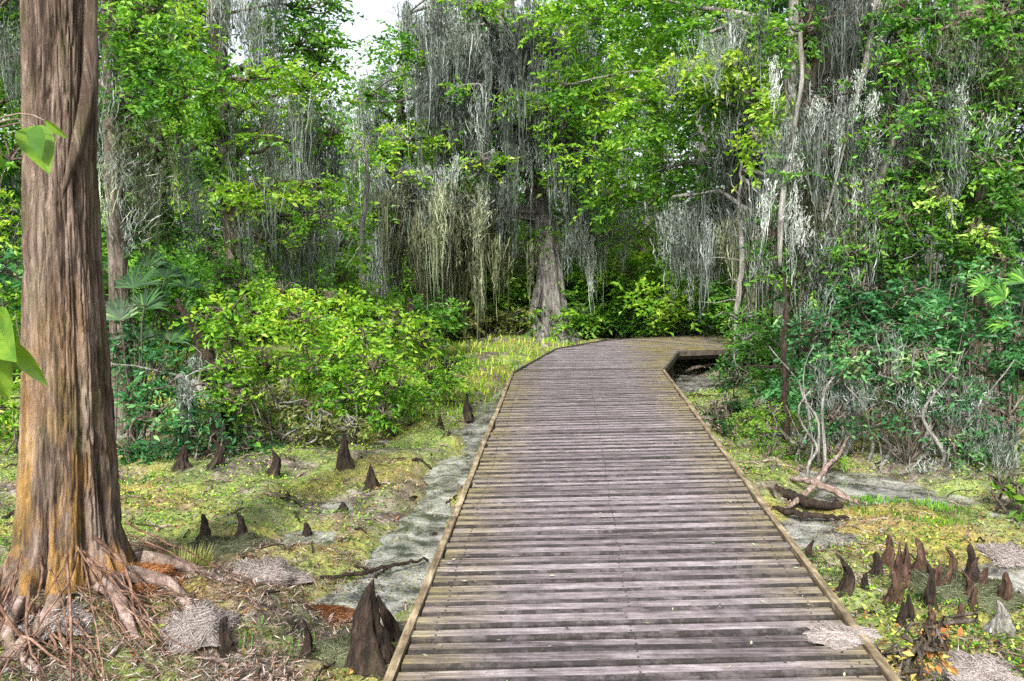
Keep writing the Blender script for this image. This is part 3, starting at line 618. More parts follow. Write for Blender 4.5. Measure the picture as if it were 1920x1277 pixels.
plant('water_oak', 'dark leaning tree at the right edge, moss hanging under its green boughs', 'tree', W(1840, 800, 9.2),
      [tk((1850, 900, 9.2, 38), (1842, 600, 9.2, 28), (1832, 300, 9.2, 27), (1818, 100, 9.2, 28), (1805, -200, 9.2, 22))],
      [C(1760, 40, 90, 50, 8.9, t=.45), C(1700, 110, 50, 40, 8.8, t=.6), C(1780, 120, 50, 40, 8.8, t=.4), C(1690, 20, 50, 40, 9, t=.6), C(1870, 160, 40, 90, 8.6, t=.5), C(1890, 330, 40, 70, 8.4, t=.4), C(1770, 330, 70, 50, 9.0, t=.35),
       C(1740, 250, 60, 40, 9.3, t=.5), C(1820, 430, 60, 50, 8.9, t=.4), C(1800, 220, 70, 60, 8.6, t=.45, lai=1.5), C(1880, 40, 50, 60, 8.5, t=.5), C(1740, 190, 50, 40, 8.7, t=.5, lai=1.4), C(1850, 300, 60, 60, 8.4, t=.5, lai=1.6)],
      'green', .055, 'bark', seed=8, mosswd=.014, tr_n=20, moss=[
      (1720, 120, 1830, 150, 9.0, 130, 20, dict(t=.4)), (1770, 230, 1830, 240, 8.8, 130, 12, dict(t=.65)), (1840, 150, 1900, 160, 8.6, 150, 12, dict(t=.45, brown=1)), (1700, 180, 1760, 170, 9.2, 140, 12, dict(t=.5)), (1760, 60, 1860, 60, 8.8, 110, 10, dict(t=.5, brown=1))])

plant('sweetgum_tree', 'yellow-green leafy tree in front of the mossy limbs, left of the sky gap', 'tree', W(440, 700, 12.2),
      [tk((440, 720, 12.2, 26), (445, 540, 12.2, 20), (436, 400, 12.2, 18), (420, 200, 12.2, 16), (400, 0, 12.2, 14), (390, -150, 12.2, 10))],
      [C(470, 150, 100, 50, 11.0, t=.65), C(570, 170, 80, 45, 11.2, t=.6), C(390, 170, 60, 70, 10.8, t=.5), C(340, 80, 70, 80, 11, t=.6), C(330, 250, 55, 60, 11, t=.5), C(420, 270, 60, 70, 11.4, t=.45), C(560, 90, 80, 60, 12.4, t=.4),
       C(400, 370, 80, 36, 11, t=.65), C(500, 365, 80, 32, 11.2, t=.7), C(590, 350, 60, 26, 11.4, t=.6), C(560, 20, 90, 50, 12.6, t=.4), C(300, -30, 100, 50, 11.2), C(370, 330, 50, 40, 11.6, t=.4), C(600, 120, 45, 60, 12.8, t=.4), C(500, 260, 60, 20, 11, t=.5, lai=1.3), C(580, 420, 60, 30, 11.2, t=.5, lai=1.4), C(480, 450, 60, 30, 11.2, t=.4, lai=1.5), C(620, 260, 40, 24, 11.6, t=.5, lai=1.3)],
      'bright', .070, 'bark', seed=9, limb_r=.045, mosswd=.020, moss=[
      (370, -40, 525, -40, 12.4, 130, 30, dict(t=.6)), (475, 200, 590, 205, 12.0, 120, 26, dict(t=.7)), (560, 220, 650, 230, 12.4, 110, 16, dict(t=.4)), (470, 390, 610, 390, 11.8, 130, 28, dict(t=.5)), (500, 420, 560, 420, 11.6, 100, 8, dict(t=.7, brown=1)),
      (420, 230, 480, 230, 12.2, 60, 8, dict(t=.4))])

plant('red_maple', 'dark slender tree close behind the big cypress trunk', 'tree', W(215, 760, 8.6),
      [tk((235, 800, 8.6, 24), (222, 500, 8.6, 17), (210, 250, 8.6, 16), (205, 0, 8.6, 14), (200, -200, 8.6, 10))],
      [C(250, 60, 60, 60, 8.4, t=.6), C(280, 140, 60, 60, 8.5, t=.5), C(240, 200, 50, 40, 8.3, t=.4), C(300, 20, 50, 50, 8.5, t=.6), C(240, 420, 60, 40, 8.8, t=.35), C(310, 430, 60, 40, 9.0, t=.3), C(290, 300, 40, 50, 8.8, t=.4, lai=1.3),
       C(215, -30, 60, 40, 8.5), C(330, 200, 40, 60, 8.8, t=.55), C(20, 300, 50, 60, 9.5, t=.6, lai=1.0), C(-20, 120, 70, 70, 9.5, t=.4, lai=1.2)],
      'green', .055, 'bark', seed=10, mosswd=.015, moss=[(230, 230, 300, 240, 8.8, 120, 14, dict(t=.6, brown=1)), (210, 260, 250, 270, 8.7, 110, 8, dict(t=.6)), (330, 270, 370, 280, 9.2, 110, 8, dict(t=.5)), (0, 0, 40, -10, 9, 130, 10, dict(t=.4)), (130, 20, 200, 20, 8.2, 150, 8, dict(t=.6))])

# far wood: three prototypes, copies
def far_tree(seed, label, h, w_, leaf, lowmoss, group):
    rng = np.random.default_rng(seed); root = empty('forest_tree', (0, 0, 0), label, 'tree', group)
    tb = MB(); P = np.array([[0, 0, -.3], [.05, 0, 1.5], [.2, .1, h * .4], [.1, 0, h * .7], [0, 0, h * .95]]); s = np.linspace(0, 4, 16)
    P = np.stack([np.interp(s, range(5), P[:, a]) for a in range(3)], -1); tube(tb, P, np.interp(s, [0, .6, 1.5, 4], [.42, .26, .2, .05]), 12, bump=.15, flute=buttress(5, .3, 6))
    cm, lb, mms = MB(), MB(), []; nC = 15
    for a in range(nC):
        zc = h * (.16 + .8 * (a + .5) / nC); an = a * 2.4 + rng.random(); rr = w_ * (1 - .55 * zc / h) * (.35 + .6 * rng.random())
        c = np.array([rr * math.cos(an), rr * math.sin(an), zc])
        tube(lb, curve((.1, 0, max(.5, zc - .8)), c, .15, .08, 7, rng), np.linspace(.07, .02, 7), 5)
        clump(cm, rng, c, (w_ * .42, w_ * .42, h * .085), size=.12, lai=1.35, k=8, t=.35 + .3 * rng.random())
        nb = 14 if lowmoss else 8
        if a % 2: continue
        T = c + rng.normal(size=(nb, 3)) * np.array([w_ * .25, w_ * .25, .1]) - np.array([0, 0, .3]); mm = MB(); moss_beards(mm, rng, T, .8 + rng.random(nb) * 1.1, .17, 16, .026, .45 + .2 * rng.normal()); mms.append(mm)
    tb.build('trunk', M['pale' if lowmoss else 'bark'], root, (0, 0, 0), True); lb.build('branch', M['bark'], root, (0, 0, 0), True); cm.build('crown', M[leaf], root)
    for mm in mms: mm.build('hanging_moss', M['moss'], root)
    return root
def copy_tree(o, parent=None):
    c = o.copy(); col.objects.link(c)
    if parent is not None: c.parent = parent
    for ch in list(o.children): copy_tree(ch, c)
    return c
far_lab = ['tall dark green tree with pale moss far back in the wood', 'bushy mid green tree far back in the wood', 'pale-trunked tree trailing long moss far back in the wood']
protos = [far_tree(31, far_lab[0], 10, 2.6, 'green', False, 'dark trees of the far wood'), far_tree(32, far_lab[1], 8.5, 2.8, 'bright', False, 'bushy trees of the far wood'), far_tree(33, far_lab[2], 9.5, 2.4, 'dark', True, 'mossy trees of the far wood')]
spots = [(-14, 19, 0), (-10.8, 17.5, 1), (-8.6, 21, 2), (-5.6, 23, .1), (-3.4, 26, 1.1), (-1.2, 23.5, 0.2), (1.6, 25, 2), (3.6, 22.5, 0), (5.6, 20.5, 2), (7.6, 22.5, 1), (8.2, 17.5, 0), (10.4, 19, 2), (9.4, 14.0, 1), (12.5, 16, 0),
         (-12.5, 25, 0), (-16, 27, 1), (-9, 28, 1), (-1, 31, 0), (3, 30, 1), (8, 29, 0), (13, 26, 2), (17, 23, 1), (-19, 22, 2), (-7.2, 15.5, 0), (-9.8, 12.5, 2), (7.6, 11.5, 2), (-13, 14, 1), (12, 11, 0), (-5.8, 33, .15), (-3.8, 36, 1.15), (6.4, 16.8, 0.3), (-2.6, 20.5, 1.2)]
used = [0, 0, 0]
for a, (x, y, kk) in enumerate(spots):
    kd = int(kk); o = protos[kd] if not used[kd] else copy_tree(protos[kd]); used[kd] = 1
    sc = .85 + .35 * ((a * 37) % 10) / 10
    if kk != kd: sc = {.1: .6, .15: .8, .2: .8, .3: .6}.get(round(kk - kd, 2), .6)
    o.location = (x, y, float(gh(x, y)) - .1); o.rotation_euler = (0, 0, a * 1.9); o.scale = (sc * 1.05, sc * 1.05, sc)

# ------------------------------------------------------------------ shrubs
def shrub(name, label, cat, px, py, leaf, clumps, seed, size=.06, bark='bark', moss=(), stems=7, sr=.013, group=None, D=None, **kw):
    base = G(px, py) if D is None else W(px, py, D); rng = np.random.default_rng(seed + 500)
    base[2] = float(gh(base[0], base[1])) - .02
    tr = []
    for a in range(stems):
        q = clumps[a % len(clumps)]; c = q['c'] + rng.normal(size=3) * np.array(q['r']) * .4
        b = base + np.array([rng.normal() * .18, rng.normal() * .18, -.03]); b = b + (np.array([c[0], c[1], 0]) - np.array([b[0], b[1], 0])) * .35
        m_ = (b + c) / 2 + rng.normal(size=3) * .08; tr.append([(*b, sr), (*m_, sr * .8), (*c, sr * .4)])
    return plant(name, label, cat, base, tr, clumps, leaf, size, bark, moss, group, seed, stem='stem', crown='foliage', limb_r=sr * .6, tr_n=6, **kw)

shrub('swamp_shrub', 'large sunny yellow-green shrub in the middle of the left bank', 'shrub', 560, 800, 'yellow',
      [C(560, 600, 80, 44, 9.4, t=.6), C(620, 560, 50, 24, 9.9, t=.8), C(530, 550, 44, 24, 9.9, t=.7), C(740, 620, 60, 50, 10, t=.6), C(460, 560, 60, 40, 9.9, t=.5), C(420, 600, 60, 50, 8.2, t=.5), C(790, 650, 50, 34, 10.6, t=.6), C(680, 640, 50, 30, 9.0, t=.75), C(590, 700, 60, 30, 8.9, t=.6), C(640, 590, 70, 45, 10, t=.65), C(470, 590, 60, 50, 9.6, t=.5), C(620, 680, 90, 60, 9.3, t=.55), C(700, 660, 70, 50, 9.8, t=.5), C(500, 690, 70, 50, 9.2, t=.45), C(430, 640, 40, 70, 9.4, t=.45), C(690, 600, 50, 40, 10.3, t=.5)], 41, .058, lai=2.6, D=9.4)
shrub('swamp_shrub', 'low green shrub at the front of the left bank, just behind the knees', 'shrub', 660, 815, 'bright',
      [C(420, 700, 40, 40, 7.9, t=.5), C(450, 760, 50, 40, 7.9, t=.5), C(850, 720, 34, 26, 10.4, t=.55), C(700, 690, 70, 34, 8.7, t=.6), C(650, 745, 80, 40, 8.9, t=.55), C(740, 730, 70, 40, 9.3, t=.5), C(800, 700, 60, 38, 10, t=.5), C(560, 770, 60, 36, 8.7, t=.35), C(720, 780, 50, 22, 8.8, t=.4), C(840, 690, 40, 30, 10.8, t=.5)], 42, .052, lai=2.0)
shrub('swamp_shrub', 'greyish olive scrub with bare twigs under the yellow-green shrub', 'shrub', 520, 830, 'olive',
      [C(520, 760, 70, 50, 8.5, t=.5), C(590, 800, 60, 26, 8.4, t=.4), C(450, 780, 40, 50, 8.3, t=.4), C(660, 800, 60, 22, 8.6, t=.45)], 43, .045, lai=1.5, stems=16, bark='pale')
shrub('swamp_shrub', 'dark green bush beside the cypress trunk, low on the left bank', 'shrub', 290, 880, 'teal',
      [C(250, 760, 40, 60, 7.8, t=.5), C(300, 700, 50, 60, 8.0, t=.4), C(250, 850, 50, 36, 7.6, t=.5), C(340, 820, 50, 50, 7.7, t=.4), C(410, 850, 50, 36, 7.7, t=.45), C(240, 650, 40, 60, 8.2, t=.4), C(470, 840, 50, 34, 8.0, t=.4), C(350, 760, 50, 40, 7.7, t=.5), C(290, 780, 50, 30, 7.5, t=.6), C(380, 700, 34, 30, 8.1, t=.35)], 44, .048, lai=2.2,
      moss=[(290, 730, 390, 725, 7.4, 60, 6, dict(t=.45, dep=.12, sp=.06))], mosswd=.012)
shrub('swamp_shrub', 'olive-green bush above the dark bush, right of the palmetto', 'shrub', 330, 800, 'green',
      [C(320, 620, 70, 40, 8.8, t=.45), C(380, 560, 60, 40, 9.4, t=.55), C(300, 560, 60, 40, 9.0, t=.4), C(430, 530, 50, 40, 10, t=.5), C(390, 480, 50, 30, 10.4, t=.3)], 45, .050, lai=2.0, D=9)
shrub('swamp_shrub', 'leafy green shrub standing behind the yellow-green one, under the moss', 'shrub', 600, 640, 'bright',
      [C(560, 500, 60, 40, 12, t=.45), C(640, 520, 60, 44, 13, t=.55), C(590, 560, 50, 30, 12.5, t=.4), C(700, 560, 60, 40, 14, t=.55), C(640, 460, 50, 30, 13.5, t=.5)], 46, .075, D=13, lai=2.2)
shrub('swamp_shrub', 'small rounded green shrub at the far edge of the marsh, left of the oak foot', 'shrub', 805, 650, 'green',
      [C(800, 600, 50, 44, 15.4, t=.5), C(835, 590, 40, 36, 15.8, t=.55), C(770, 630, 36, 24, 15.2, t=.45)], 47, .08, D=15.8, lai=2.4)
shrub('swamp_shrub', 'pale grey-green scrub between the rounded shrub and the oak foot', 'shrub', 920, 645, 'olive',
      [C(880, 600, 50, 34, 18, t=.6), C(950, 600, 50, 36, 18.6, t=.55), C(910, 560, 50, 30, 19.4, t=.65), C(990, 610, 36, 26, 19, t=.5), C(980, 560, 40, 30, 20, t=.6)], 48, .08, D=18.5, lai=1.8, stems=14, bark='pale')
shrub('swamp_shrub', 'dark green bush just right of the oak foot behind the boardwalk', 'shrub', 1120, 640, 'green',
      [C(1110, 590, 50, 34, 18.6, t=.6), C(1160, 570, 50, 40, 19, t=.35), C(1190, 610, 46, 24, 18.6, t=.3), C(1130, 545, 50, 30, 20, t=.5)], 49, .085, D=18.8, lai=2.4)
shrub('swamp_shrub', 'small vivid green bush behind the far end of the boardwalk', 'shrub', 1255, 632, 'bright',
      [C(1255, 598, 42, 30, 17.8, t=.55), C(1225, 610, 24, 18, 17.6, t=.5)], 50, .08, D=17.8, lai=2.5)
shrub('swamp_shrub', 'brown-tinged brush with dead leaves under the pale hanging moss', 'shrub', 1300, 620, 'rust',
      [C(1290, 510, 60, 40, 19.5, t=.35), C(1340, 550, 50, 44, 19, t=.4), C(1250, 540, 40, 30, 20, t=.3)], 51, .085, D=19.4, lai=1.6, stems=14, bark='pale')
shrub('swamp_shrub', 'tangled green brush where the boardwalk disappears to the right', 'shrub', 1420, 650, 'green',
      [C(1350, 600, 40, 26, 16.8, t=.3), C(1400, 570, 60, 50, 14, t=.4), C(1420, 640, 50, 40, 12.6, t=.5), C(1390, 520, 50, 40, 15, t=.35), C(1440, 700, 50, 40, 11.4, t=.5), C(1400, 640, 46, 34, 12.2, t=.55), C(1370, 690, 34, 24, 12.4, t=.35), C(1480, 640, 60, 50, 11.4, t=.5), C(1500, 730, 50, 40, 10.4, t=.5), C(1420, 760, 50, 30, 10.2, t=.5), C(1390, 600, 50, 30, 12.6, t=.6)], 52, .060, D=12.0, lai=2.0, stems=16, bark='pale')
shrub('swamp_shrub', 'small black-green clump pressed against the right edge of the boardwalk', 'shrub', 1362, 812, 'dark',
      [C(1345, 780, 28, 26, 8.9, t=.35), C(1375, 770, 24, 30, 9.1, t=.35), C(1380, 720, 26, 30, 9.6, t=.4)], 53, .05, lai=2.2, stems=8)
shrub('thicket_bush', 'broad blue-green thicket bush filling the right bank over grey stems', 'bush', 1700, 880, 'teal',
      [C(1560, 620, 80, 60, 8.8, t=.5), C(1650, 640, 90, 60, 8.3, t=.55), C(1750, 620, 90, 70, 8.2, t=.6), C(1560, 720, 60, 36, 8.3, t=.4), C(1680, 740, 60, 40, 7.9, t=.45), C(1780, 740, 70, 46, 7.6, t=.55), C(1850, 700, 60, 60, 7.6, t=.5),
       C(1700, 560, 80, 40, 8.8, t=.5), C(1850, 600, 60, 50, 7.8, t=.45), C(1840, 820, 50, 50, 7.4, t=.5), C(1780, 830, 50, 30, 7.3, t=.6, lai=1.2), C(1560, 790, 40, 24, 7.8, t=.5, lai=1.6), C(1640, 800, 50, 30, 7.6, t=.45, lai=1.5), C(1700, 840, 40, 26, 7.4, t=.4, lai=1.2), C(1480, 730, 50, 40, 9.0, t=.45), C(1890, 780, 40, 50, 7.2, t=.55), C(1600, 670, 60, 30, 7.7, t=.7, lai=1.2), C(1720, 680, 70, 34, 7.5, t=.75, lai=1.2), C(1620, 550, 60, 40, 9.0, t=.45), C(1500, 560, 50, 50, 9.6, t=.5), C(1500, 660, 46, 50, 9.2, t=.5), C(1520, 760, 44, 34, 8.6, t=.5), C(1900, 640, 60, 60, 7.4, t=.5), C(1870, 520, 60, 50, 7.8, t=.5)], 54, .052, lai=1.9, stems=0,
      moss=[(1540, 720, 1620, 730, 7.9, 90, 9, dict(t=.6, dep=.2)), (1640, 730, 1760, 760, 7.6, 90, 8, dict(t=.55, dep=.2)), (1780, 770, 1880, 770, 7.4, 90, 10, dict(t=.45, dep=.2))], mosswd=.012)
r_ = bpy.context.scene.objects['thicket_bush']; rng = np.random.default_rng(91); gs = MB()
for a in range(48):
    px = 1500 + rng.random() * 410; D = 7.4 + rng.random() * 1.6; t0 = W(px, 900, D); t0[2] = float(gh(t0[0], t0[1])) - .03
    t1 = W(px + rng.normal() * 60, 640 + rng.random() * 90, D + rng.normal() * .3)
    tube(gs, curve(t0, t1, sag=0, wob=.05, n=12, rng=rng), np.linspace(.006 + .024 * rng.random() ** 3, .005, 12), 6, bump=.2)
for a in range(16):
    px = 1500 + a * 25 + rng.normal() * 8; D = 7.35 + rng.random() * .5; t0 = W(px + rng.normal() * 30, 900, D); t0[2] = float(gh(t0[0], t0[1])) - .03; t1 = W(px, 700 + rng.random() * 60, D + .3)
    tube(gs, curve(t0, t1, sag=0, wob=.07, n=14, rng=rng), np.linspace(.014 + .012 * rng.random(), .008, 14), 8, bump=.3)
gs.build('stem', M['pale'], r_, tuple(r_.location), smooth=True)
shrub('thicket_bush', 'mixed green bush with yellow sprigs, high on the right above the blue-green thicket', 'bush', 1760, 860, 'green',
      [C(1720, 400, 70, 50, 9.2, t=.6), C(1790, 470, 60, 50, 8.9, t=.5), C(1700, 480, 50, 50, 9.3, t=.4), C(1860, 480, 50, 50, 8.6, t=.45), C(1800, 390, 50, 40, 9.0, t=.5), C(1760, 370, 26, 26, 8.6, t=.95), C(1840, 440, 24, 30, 8.4, t=.9), C(1880, 400, 40, 60, 8.6, t=.4)], 55, .052, lai=1.9, D=9, stems=10)
shrub('grassy_clump', 'feathery light green clump beside the right edge of the boardwalk', 'plant', 1450, 870, 'bright',
      [C(1430, 820, 50, 34, 8.2, t=.5), C(1490, 850, 56, 26, 7.9, t=.45), C(1560, 860, 40, 20, 7.6, t=.5), C(1450, 780, 50, 24, 8.6, t=.5), C(1400, 790, 26, 22, 8.8, t=.5)], 56, .04, wid=.22, lai=1.3, stems=10)
shrub('leafy_plant', 'low plant with fresh yellow-green leaves at the right edge, before the thicket', 'plant', 1890, 950, 'fresh',
      [C(1880, 915, 34, 24, 6.3, t=.5), C(1915, 930, 24, 22, 6.2, t=.6)], 57, .07, lai=1.6, stems=6)
shrub('leafy_plant', 'small seedling plant with red and yellow leaves by the boardwalk, bottom right', 'plant', 1740, 1262, 'rust',
      [C(1730, 1215, 40, 36, 3.6, t=.6), C(1770, 1170, 30, 26, 3.8, t=.4), C(1700, 1250, 30, 26, 3.5, t=.9)], 58, .032, lai=1.2, stems=7, sr=.004)
shrub('leafy_plant', 'low dark green plant in the bottom left corner', 'plant', 40, 1275, 'teal',
      [C(40, 1235, 60, 36, 3.75, t=.6), C(-20, 1200, 50, 30, 3.9, t=.5), C(90, 1262, 30, 20, 3.7, t=.6)], 59, .04, lai=1.5, stems=7, sr=.004)
shrub('leafy_bush', 'bushy undergrowth plant behind the cypress at the left picture edge', 'bush', -20, 800, 'yellow',
      [C(-10, 760, 70, 90, 8.5, t=.5), C(10, 600, 60, 80, 9.2, t=.45), C(-10, 430, 60, 70, 9.8, t=.6, lai=1.3), C(-60, 880, 70, 60, 7.5, t=.6)], 60, .055, lai=1.9, D=8)

# understory behind everything: separate bushes along the far bank
us = [(2.0, 19.0, 'bright'), (3.0, 18.6, 'yellow'), (1.0, 20.2, 'yellow'), (3.9, 18.4, 'bright'), (-1.2, 19.4, 'bright'), (5.2, 16.2, 'bright'), (4.7, 15.9, 'bright'), (-1.6, 20.3, 'yellow'), (-3.4, 19.6, 'yellow'), (.2, 20.8, 'bright'), (1.9, 21.8, 'yellow'), (3.6, 20.4, 'bright'), (-5.2, 16.6, 'bright'), (-12, 15.5, 'green'), (-9.5, 15, 'bright'), (-6.5, 18.5, 'green'), (-4.6, 18.2, 'bright'), (-2.6, 21.5, 'yellow'), (-.6, 22, 'bright'), (2.6, 20.6, 'green'), (4.6, 18.8, 'green'), (6.0, 17.8, 'dark'), (7.2, 14.6, 'green'), (6.0, 12.6, 'teal'), (-6.2, 13.5, 'green'), (-8.4, 11.5, 'teal'), (9.5, 11.5, 'green'), (10.5, 15, 'dark'), (.9, 23, 'yellow')]
for a, (x, y, lf) in enumerate(us):
    rg = np.random.default_rng(900 + a); h = 1.1 + rg.random() * .9; z = float(gh(x, y))
    cl = [dict(c=np.array([x + rg.normal() * .8, y + rg.normal() * .5, z + h * (.35 + .55 * rg.random())]), r=(.9, .7, .45), t=.35 + .3 * rg.random()) for _ in range(7)]
    hue = {'green': 'mid green', 'bright': 'light green', 'yellow': 'pale yellow-green', 'dark': 'very dark green', 'teal': 'bluish green'}[lf]
    tr = [[(x + rg.normal() * .2, y + rg.normal() * .2, z - .05, .02), (*q['c'], .008)] for q in cl]
    plant('leafy_bush', hue + ' bush of the undergrowth beneath the far trees', 'bush', (x, y, z), tr, cl, lf, .10, 'bark', (), hue + ' undergrowth bushes', 700 + a, stem='stem', crown='foliage', limb_r=.012, tr_n=5, lai=1.9)

# ------------------------------------------------------------------ palmetto and fern
def fan(mb, rng, c, nrm, up, R_, n=26, arc=2.6, wd=.022):
    nrm = unit(nrm); x = unit(np.cross(up, nrm)); y = np.cross(nrm, x)
    for a in range(n):
        an = (a / (n - 1) - .5) * arc + rng.normal() * .02; d = x * math.sin(an) + y * math.cos(an); sdv = np.cross(nrm, d)
        L = R_ * (.85 + .25 * rng.random()) * (1 - .15 * abs(an)); P = [c + d * L * s - np.array([0, 0, .22 * L * s ** 3]) + nrm * .02 * rng.normal() * s for s in (0, .35, .7, 1)]
        w_ = [wd * .3, wd, wd * .8, .002]
        V = []
        for p, q in zip(P, w_): V += [p - sdv * q * .5, p + sdv * q * .5]
        mb.add(V, [[0, 1, 3, 2], [2, 3, 5, 4], [4, 5, 7, 6]], np.clip(.5 + rng.normal() * .2, 0, 1))
def palmetto(label, base, fans, seed, R_=.42, leaf='teal'):
    rng = np.random.default_rng(seed); base = np.array(base); base[2] = float(gh(base[0], base[1]))
    r = empty('palmetto', tuple(base), label, 'palm'); st = MB()
    for f in fans:
        c = np.array(f); tube(st, curve(base + rng.normal(size=3) * .05, c, .12, .01, 8, rng), np.linspace(.012, .006, 8), 6)
        b = MB(); o = c - base; nr = np.array([rng.normal() * .5, -1 + rng.normal() * .25, .55]); fan(b, rng, c, nr, np.array([o[0] * .9, 0, .9]), R_ * (.8 + .4 * rng.random())); b.build('frond', M[leaf], r, base)
    st.build('stem', M['under'], r, base, True)
    return r
palmetto('spiky palmetto with fan leaves between the cypress and the olive-green bush', G(255, 860), [W(250, 540, 8.3), W(225, 600, 8.1), W(300, 560, 8.5), W(280, 500, 8.7), W(340, 590, 8.6), W(215, 500, 8.6), W(320, 640, 8.4), W(260, 640, 8.2), W(240, 460, 8.7), W(310, 520, 8.7), W(270, 580, 8.2), W(350, 540, 8.8)], 71, .33, 'dark')
palmetto('bluish palmetto fronds at the right picture edge above the thicket', W(1900, 800, 8.2), [W(1885, 560, 7.5), W(1850, 540, 7.6), W(1925, 530, 7.5), W(1890, 610, 7.4)], 72, .24, 'green')

# ------------------------------------------------------------------ slim stems and dead wood
def pole_tree(name, label, cat, pts, mat, seed, n=8):
    b = G(pts[0][0], pts[0][1]) if False else np.array(W(*pts[0][:3])); b[2] = float(gh(b[0], b[1])) - .05
    rt = empty(name, tuple(b), label, cat); m_ = MB(); P = np.array([(*b, pts[0][3] * pts[0][2] / FPX)] + [list(x) for x in tk(*pts[1:])])
    s = np.linspace(0, len(P) - 1, 26); Q = np.stack([np.interp(s, np.arange(len(P)), P[:, a]) for a in range(4)], -1); rg = np.random.default_rng(seed)
    Q[1:-1, :3] += rg.normal(size=(24, 3)) * .012
    tube(m_, Q[:, :3], Q[:, 3], n, bump=.2, seed=seed); m_.build('trunk', M[mat], rt, b, True)
    tw = MB()
    for a in range(7):
        p = Q[8 + a * 2, :3]; d = rg.normal(size=3) * np.array([.4, .3, .25]) + np.array([0, 0, .25]); tube(tw, curve(p, p + d, .03, .02, 6, rg), np.linspace(.012, .003, 6), 5)
    tw.build('twig', M[mat], rt, b, True); return rt
pole_tree('young_tree', 'thin nearly black sapling stem in front of the right thicket', 'tree', [(1475, 860, 8.6, 6), (1474, 740, 8.6, 6), (1471, 650, 8.7, 5), (1476, 580, 8.8, 4), (1470, 520, 8.9, 2)], 'knee', 5)
pole_tree('young_tree', 'pale bare stem standing left of the rounded shrub', 'tree', [(680, 660, 15, 8), (682, 540, 15, 7), (676, 460, 15, 6), (690, 330, 15, 4), (680, 250, 15, 2)], 'pale', 6)
pole_tree('young_tree', 'short grey weathered stub between the two light shrubs at the marsh edge', 'tree', [(768, 668, 14.6, 10), (766, 620, 14.6, 8), (772, 585, 14.6, 7), (768, 560, 14.6, 4)], 'bark', 7)
pole_tree('young_tree', 'crooked pale trunk among the brown-tinged brush', 'tree', [(1330, 640, 18.6, 16), (1322, 500, 18.6, 13), (1306, 400, 18.6, 11), (1318, 280, 18.6, 8), (1300, 150, 18.6, 5)], 'pale', 8)
pole_tree('young_tree', 'thin pale green stem rising beside the far end of the boardwalk', 'tree', [(1382, 690, 13.2, 6), (1380, 600, 13.2, 5), (1392, 480, 13.2, 5), (1386, 380, 13.4, 3), (1390, 300, 13.4, 2)], 'pale', 9)
pole_tree('dead_tree', 'dark dead leaning trunk in the gap between the left-bank bushes', 'tree', [(420, 830, 8.3, 24), (405, 740, 8.3, 20), (385, 660, 8.35, 15), (350, 590, 8.4, 7), (330, 560, 8.4, 3)], 'knee', 10)
pole_tree('dead_tree', 'pale dead branch slanting down across the dark leaning trunk', 'tree', [(430, 810, 8.0, 7), (405, 765, 8.0, 7), (375, 725, 8.0, 6), (340, 705, 8.0, 5), (300, 730, 8.0, 3)], 'pale', 12)

def driftwood(name, label, segs, mat, seed, cat='dead wood'):
    P0 = np.array(segs[0][0][:3]); rt = empty(name, tuple(P0), label, cat); rg = np.random.default_rng(seed)
    for nmm, sg in [('log' if a == 0 else 'branch', x) for a, x in enumerate(segs)]:
        P = np.array(sg); s = np.linspace(0, len(P) - 1, 30); Q = np.stack([np.interp(s, np.arange(len(P)), P[:, a]) for a in range(4)], -1); Q[1:-1, :3] = (Q[:-2, :3] + Q[2:, :3]) / 2
        Q[:, :3] += rg.normal(size=(30, 3)) * .006
        b = MB(); tube(b, Q[:, :3], Q[:, 3], 10, bump=.3, seed=seed); b.build(nmm, M[mat], rt, P0, True)
    return rt
def gp(px, py, dz, r): p = G(px, py, dz); return (*p, r * .62)
driftwood('driftwood', 'pale forked driftwood branch lying before the right thicket', [
    [gp(1605, 940, .03, .03), gp(1570, 925, .07, .04), gp(1530, 905, .12, .045), gp(1480, 895, .08, .03), gp(1420, 888, .05, .018)],
    [gp(1530, 905, .12, .035), gp(1545, 880, .18, .03), gp(1575, 850, .22, .025), gp(1600, 800, .30, .018)],
    [gp(1530, 905, .11, .04), gp(1500, 935, .05, .03), gp(1470, 955, .03, .02)]], 'root', 3)
driftwood('fallen_log', 'dark rotting log half sunk beside the boardwalk, under the driftwood', [
    [gp(1430, 905, .03, .05), gp(1470, 925, .04, .06), gp(1520, 945, .04, .065), gp(1580, 950, .02, .05)], [gp(1440, 950, .02, .03), gp(1500, 965, .03, .035), gp(1590, 972, .0, .02)]], 'knee', 4)
driftwood('fallen_branch', 'arched dark branch over the water under the far bend', [
    [gp(1275, 700, -.02, .03), gp(1300, 690, .12, .04), gp(1340, 682, .14, .04), gp(1370, 700, .0, .03)], [gp(1330, 686, .12, .02), gp(1345, 720, .05, .015)]], 'bark', 5)
driftwood('fallen_branch', 'thin dark branch lying across the wet channel left of the boardwalk', [
    [gp(800, 1048, .0, .012), gp(740, 1060, .03, .016), gp(670, 1076, .02, .02), gp(600, 1082, .02, .014)], [gp(730, 1062, .03, .01), gp(700, 1086, .0, .006)]], 'knee', 6)

